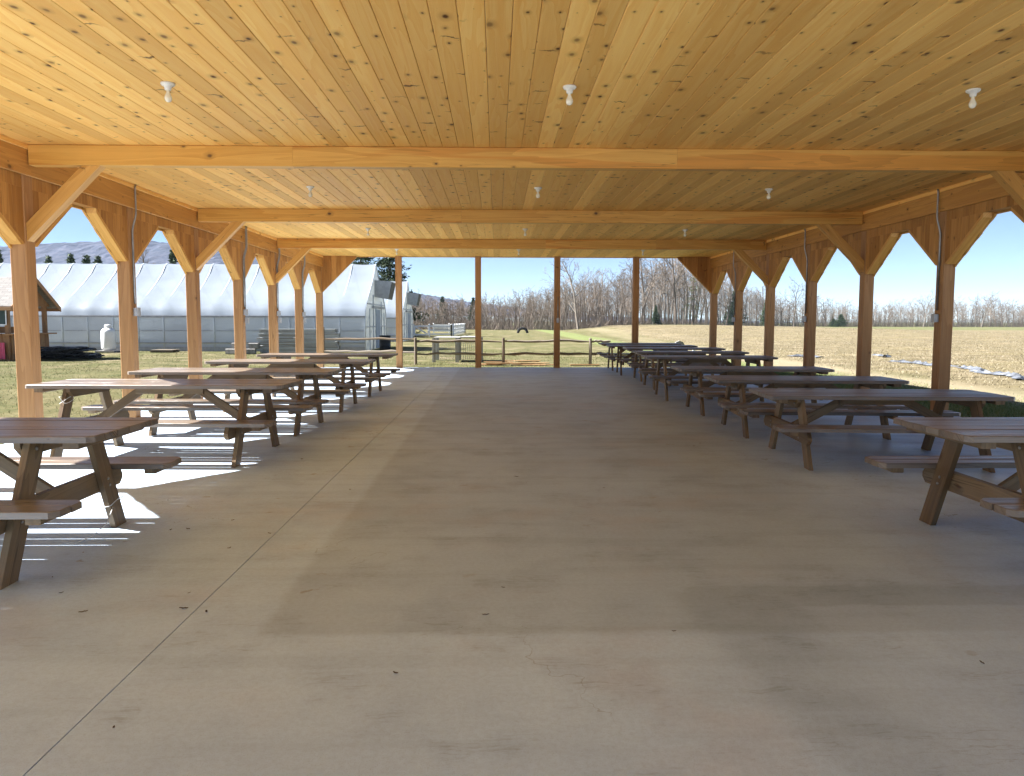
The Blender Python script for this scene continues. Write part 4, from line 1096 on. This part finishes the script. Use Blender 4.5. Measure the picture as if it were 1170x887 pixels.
# brush at the foot of the wood
V, F = [], []
for i in range(9000):
    uu = fr.uniform(465, 1190); Y, h = edge(uu); y = Y - 3 + fr.uniform(0, 10); x = ux(uu, y); b = np.array([x, y, gz(x, y)]); k = 1.6 if uu < 860 else 2.2
    e = b + np.array([fr.normal(0, .5), fr.normal(0, .5), fr.uniform(.5, 1.4) * k]); tube_np(V, F, b, e, .03, .01, 3)
o = tri_mesh('undergrowth', np.array(V), F, fr.rand(len(F)), M['twig']); tag(o, 'tangled dry brush along the foot of the wood', kind='stuff')

def conifer(seed, h, width, mat, label, n_wh=26, open_=.35, cat='tree', name='pine_tree', dens=1.0):
    q = np.random.RandomState(seed); TV, TF, V, F = [], [], [], []
    tube_np(TV, TF, np.array([0, 0, -.1]), np.array([0, 0, h * .5]), h * .017, h * .011, 8); tube_np(TV, TF, np.array([0, 0, h * .5]), np.array([0, 0, h]), h * .011, .01, 8)
    for i in range(n_wh):
        f = .10 + .90 * (i + q.rand()) / n_wh; z = h * f
        for k in range(q.randint(4, 7)):
            if q.rand() < open_ * .5: continue
            a = q.uniform(0, 6.28); L = width * (1 - f) ** 1.05 * q.uniform(.5, 1.1) + .08
            d = np.array([math.cos(a), math.sin(a), q.uniform(-.45, .1)]); p0 = np.array([0, 0, z]); p1 = p0 + d * L
            tube_np(TV, TF, p0, p1, .02 + .02 * (1 - f), .008, 3)
            nc = int((5 + L * 9) * dens)
            for c in range(nc):
                t = q.uniform(.25, 1.05); b = p0 + d * L * t + q.normal(0, .07 + .07 * L, 3) * np.array([1, 1, .8])
                s = q.uniform(.12, .28)
                for w_ in range(3):
                    aa = d * .8 + q.normal(0, .6, 3); aa /= np.linalg.norm(aa); bb = np.cross(aa, q.normal(0, 1, 3)); bb /= np.linalg.norm(bb) + 1e-9
                    n0 = len(V); V += [b - bb * s * .22, b + aa * s * 1.2, b + bb * s * .22]; F.append((n0, n0 + 1, n0 + 2))
    t = thing(name, label, cat)
    tri_mesh('trunk', np.array(TV), TF, q.rand(len(TF)), M['pine_bark'], t)
    tri_mesh('crown', np.array(V), F, q.rand(len(F)), M[mat], t)
    return t
def put(o, u, Y, s=1.0, rz=0):
    x = ux(u, Y); o.location = (x, Y, gz(x, Y)); o.scale = (s, s, s); o.rotation_euler.z = rz
put(conifer(1, 12.5, 3.6, 'needle', 'tall dark pine beside the second greenhouse, tapering to one side of the end post', 44, .3, dens=2.2), 447, 74)
put(conifer(2, 10.5, 3.0, 'needle', 'dark pine just over the ridge of the long greenhouse, by the corner brace', 38, .3, dens=2.2), 414, 70)
c0 = conifer(3, 8.0, 1.25, 'needle', 'dark conifer above the greenhouse ridge before the hill, beside the first visible post', 40, .1, dens=2.6)
put(c0, 5, 68, .95)
for u_, s_, lb in [(42, .86, 'small conifer above the greenhouse ridge, hidden by the first visible post'), (62, .875, 'conifer above the greenhouse ridge just past the first visible post'), (87, .90, 'conifer with the highest tip of the small ones over the greenhouse ridge'), (105, .885, 'slender conifer over the greenhouse ridge midway between two posts'), (118, .875, 'conifer over the greenhouse ridge next to the second visible post')]:
    o = dup(c0, (0, 0, 0), 0, lb); put(o, u_, 68, s_, u_)
o = dup(c0, (0, 0, 0), 0, 'conifer over the greenhouse ridge behind the third visible post'); put(o, 203, 68, .95, 2)
ce = conifer(5, 7.0, 2.4, 'needle', 'small dark fir at the foot of the wood beside the fourth far post', 34, .05, name='fir_tree', dens=2.4); put(ce, 748, 168, .62)
for u_, Y_, s_, lb in [(873, 245, 1.25, 'dark fir before the far hedge between two posts of the cornfield side'), (958, 250, .9, 'round dark evergreen at the far edge of the stubble'), (950, 252, .6, 'low evergreen beside the round dark one at the stubble edge'), (838, 240, 1.75, 'tall dim fir behind the second last post of the cornfield side')]:
    o = dup(ce, (0, 0, 0), 0, lb); put(o, u_, Y_, s_, u_)
    if u_ > 940: o.scale = (s_ * 1.5, s_ * 1.5, s_ * .68)
put(conifer(8, 15.5, 3.0, 'needle_pale', 'pale thin pine within the bare wood by the far corner gusset', 20, .6, dens=.8), 790, 183)
for u_, s_ in ((506, .93), (541, .9)):
    o = dup(ce, (0, 0, 0), 0, 'dark evergreen top showing above the bare trees beyond the corral', 'evergreens behind the bare trees'); put(o, u_, 158, s_, u_)

# ------------------------------------------------------------------ grass blades and corn litter
def blades(name, n, area, hmin, hmax, wd, mat, label, lean=.5, keep=None, seed=1):
    q = np.random.RandomState(seed); xs = q.uniform(area[0], area[1], n); ys = q.uniform(area[2], area[3], n)
    if keep is not None: k = keep(xs, ys, q); xs, ys = xs[k], ys[k]
    n = len(xs); zs = np.array([gz(a, b) for a, b in zip(xs, ys)]) - .005
    a = q.uniform(0, 6.28, n); h = q.uniform(hmin, hmax, n); w_ = wd * q.uniform(.6, 1.3, n); la = q.uniform(0, 6.28, n); le = h * lean * q.rand(n) * 2
    V = np.empty((n, 3, 3)); V[:, 0] = np.stack([xs - np.cos(a) * w_, ys - np.sin(a) * w_, zs], 1); V[:, 1] = np.stack([xs + np.cos(a) * w_, ys + np.sin(a) * w_, zs], 1)
    V[:, 2] = np.stack([xs + np.cos(la) * le, ys + np.sin(la) * le, zs + h], 1)
    F = np.arange(n * 3).reshape(n, 3)
    tag(tri_mesh(name, V.reshape(-1, 3), F, q.rand(n), M[mat]), label, kind='stuff')
def kl(x, y, q):
    cl = np.sin(x * 1.7 + np.sin(y * 1.1) * 2) * np.sin(y * 1.3 + np.sin(x * .7)) + q.normal(0, .6, len(x))
    return (cl > -.2) & ((x < XL - .34) | (y > YE + .17)) & (x < 9)
blades('lawn_grass', 120000, (-27, 9, 7, 38), .02, .075, .006, 'blade', 'short patchy lawn grass around the slab', .7, kl, 2)
def kr(x, y, q): return (x > XR + .34) & (x < 11.5 + q.normal(0, .5, len(x)))
blades('shade_grass', 60000, (XR + .3, 12.5, 5, 26), .03, .08, .005, 'shade_blade', 'grass in the roof shadow along the cornfield side of the slab, coloured greener and brighter for it', .6, kr, 3)
def kf(x, y, q):
    e_ = 13.2 + np.maximum(y - 30, 0) * .06
    return (x > e_ + q.normal(0, .5, len(x))) & (y + .4 * x > 25) & (q.rand(len(x)) < 30 / np.maximum(y, 22))
blades('corn_stubble', 330000, (12, 75, 18, 125), .02, .10, .011, 'stalk', 'pale corn stubble and husks scattered over the harvested field', 1.0, kf, 4)

# ------------------------------------------------------------------ thin spring haze over the farm
m = bpy.data.materials.new('thin_haze'); m.use_nodes = True; nt = m.node_tree; nt.nodes.remove(nt.nodes['Principled BSDF'])
pv = nt.nodes.new('ShaderNodeVolumePrincipled'); pv.inputs['Color'].default_value = (.66, .82, 1.0, 1); pv.inputs['Density'].default_value = .00012
nt.links.new(pv.outputs[0], nt.nodes['Material Output'].inputs['Volume'])
mb = MB(); a, b = (-2900, -1200, -1.4), (2900, 3500, 122)
P = [(a[0], a[1], a[2]), (b[0], a[1], a[2]), (b[0], b[1], a[2]), (a[0], b[1], a[2]), (a[0], a[1], b[2]), (b[0], a[1], b[2]), (b[0], b[1], b[2]), (a[0], b[1], b[2])]
mb.v = P
for f in ((3, 2, 1, 0), (4, 5, 6, 7), (0, 1, 5, 4), (1, 2, 6, 5), (2, 3, 7, 6), (3, 0, 4, 7)): mb.face(f, [(0, 0)] * 4, .5)
hz_o = mb.build('haze', m); tag(hz_o, 'thin spring haze in the air over the farm', kind='stuff')
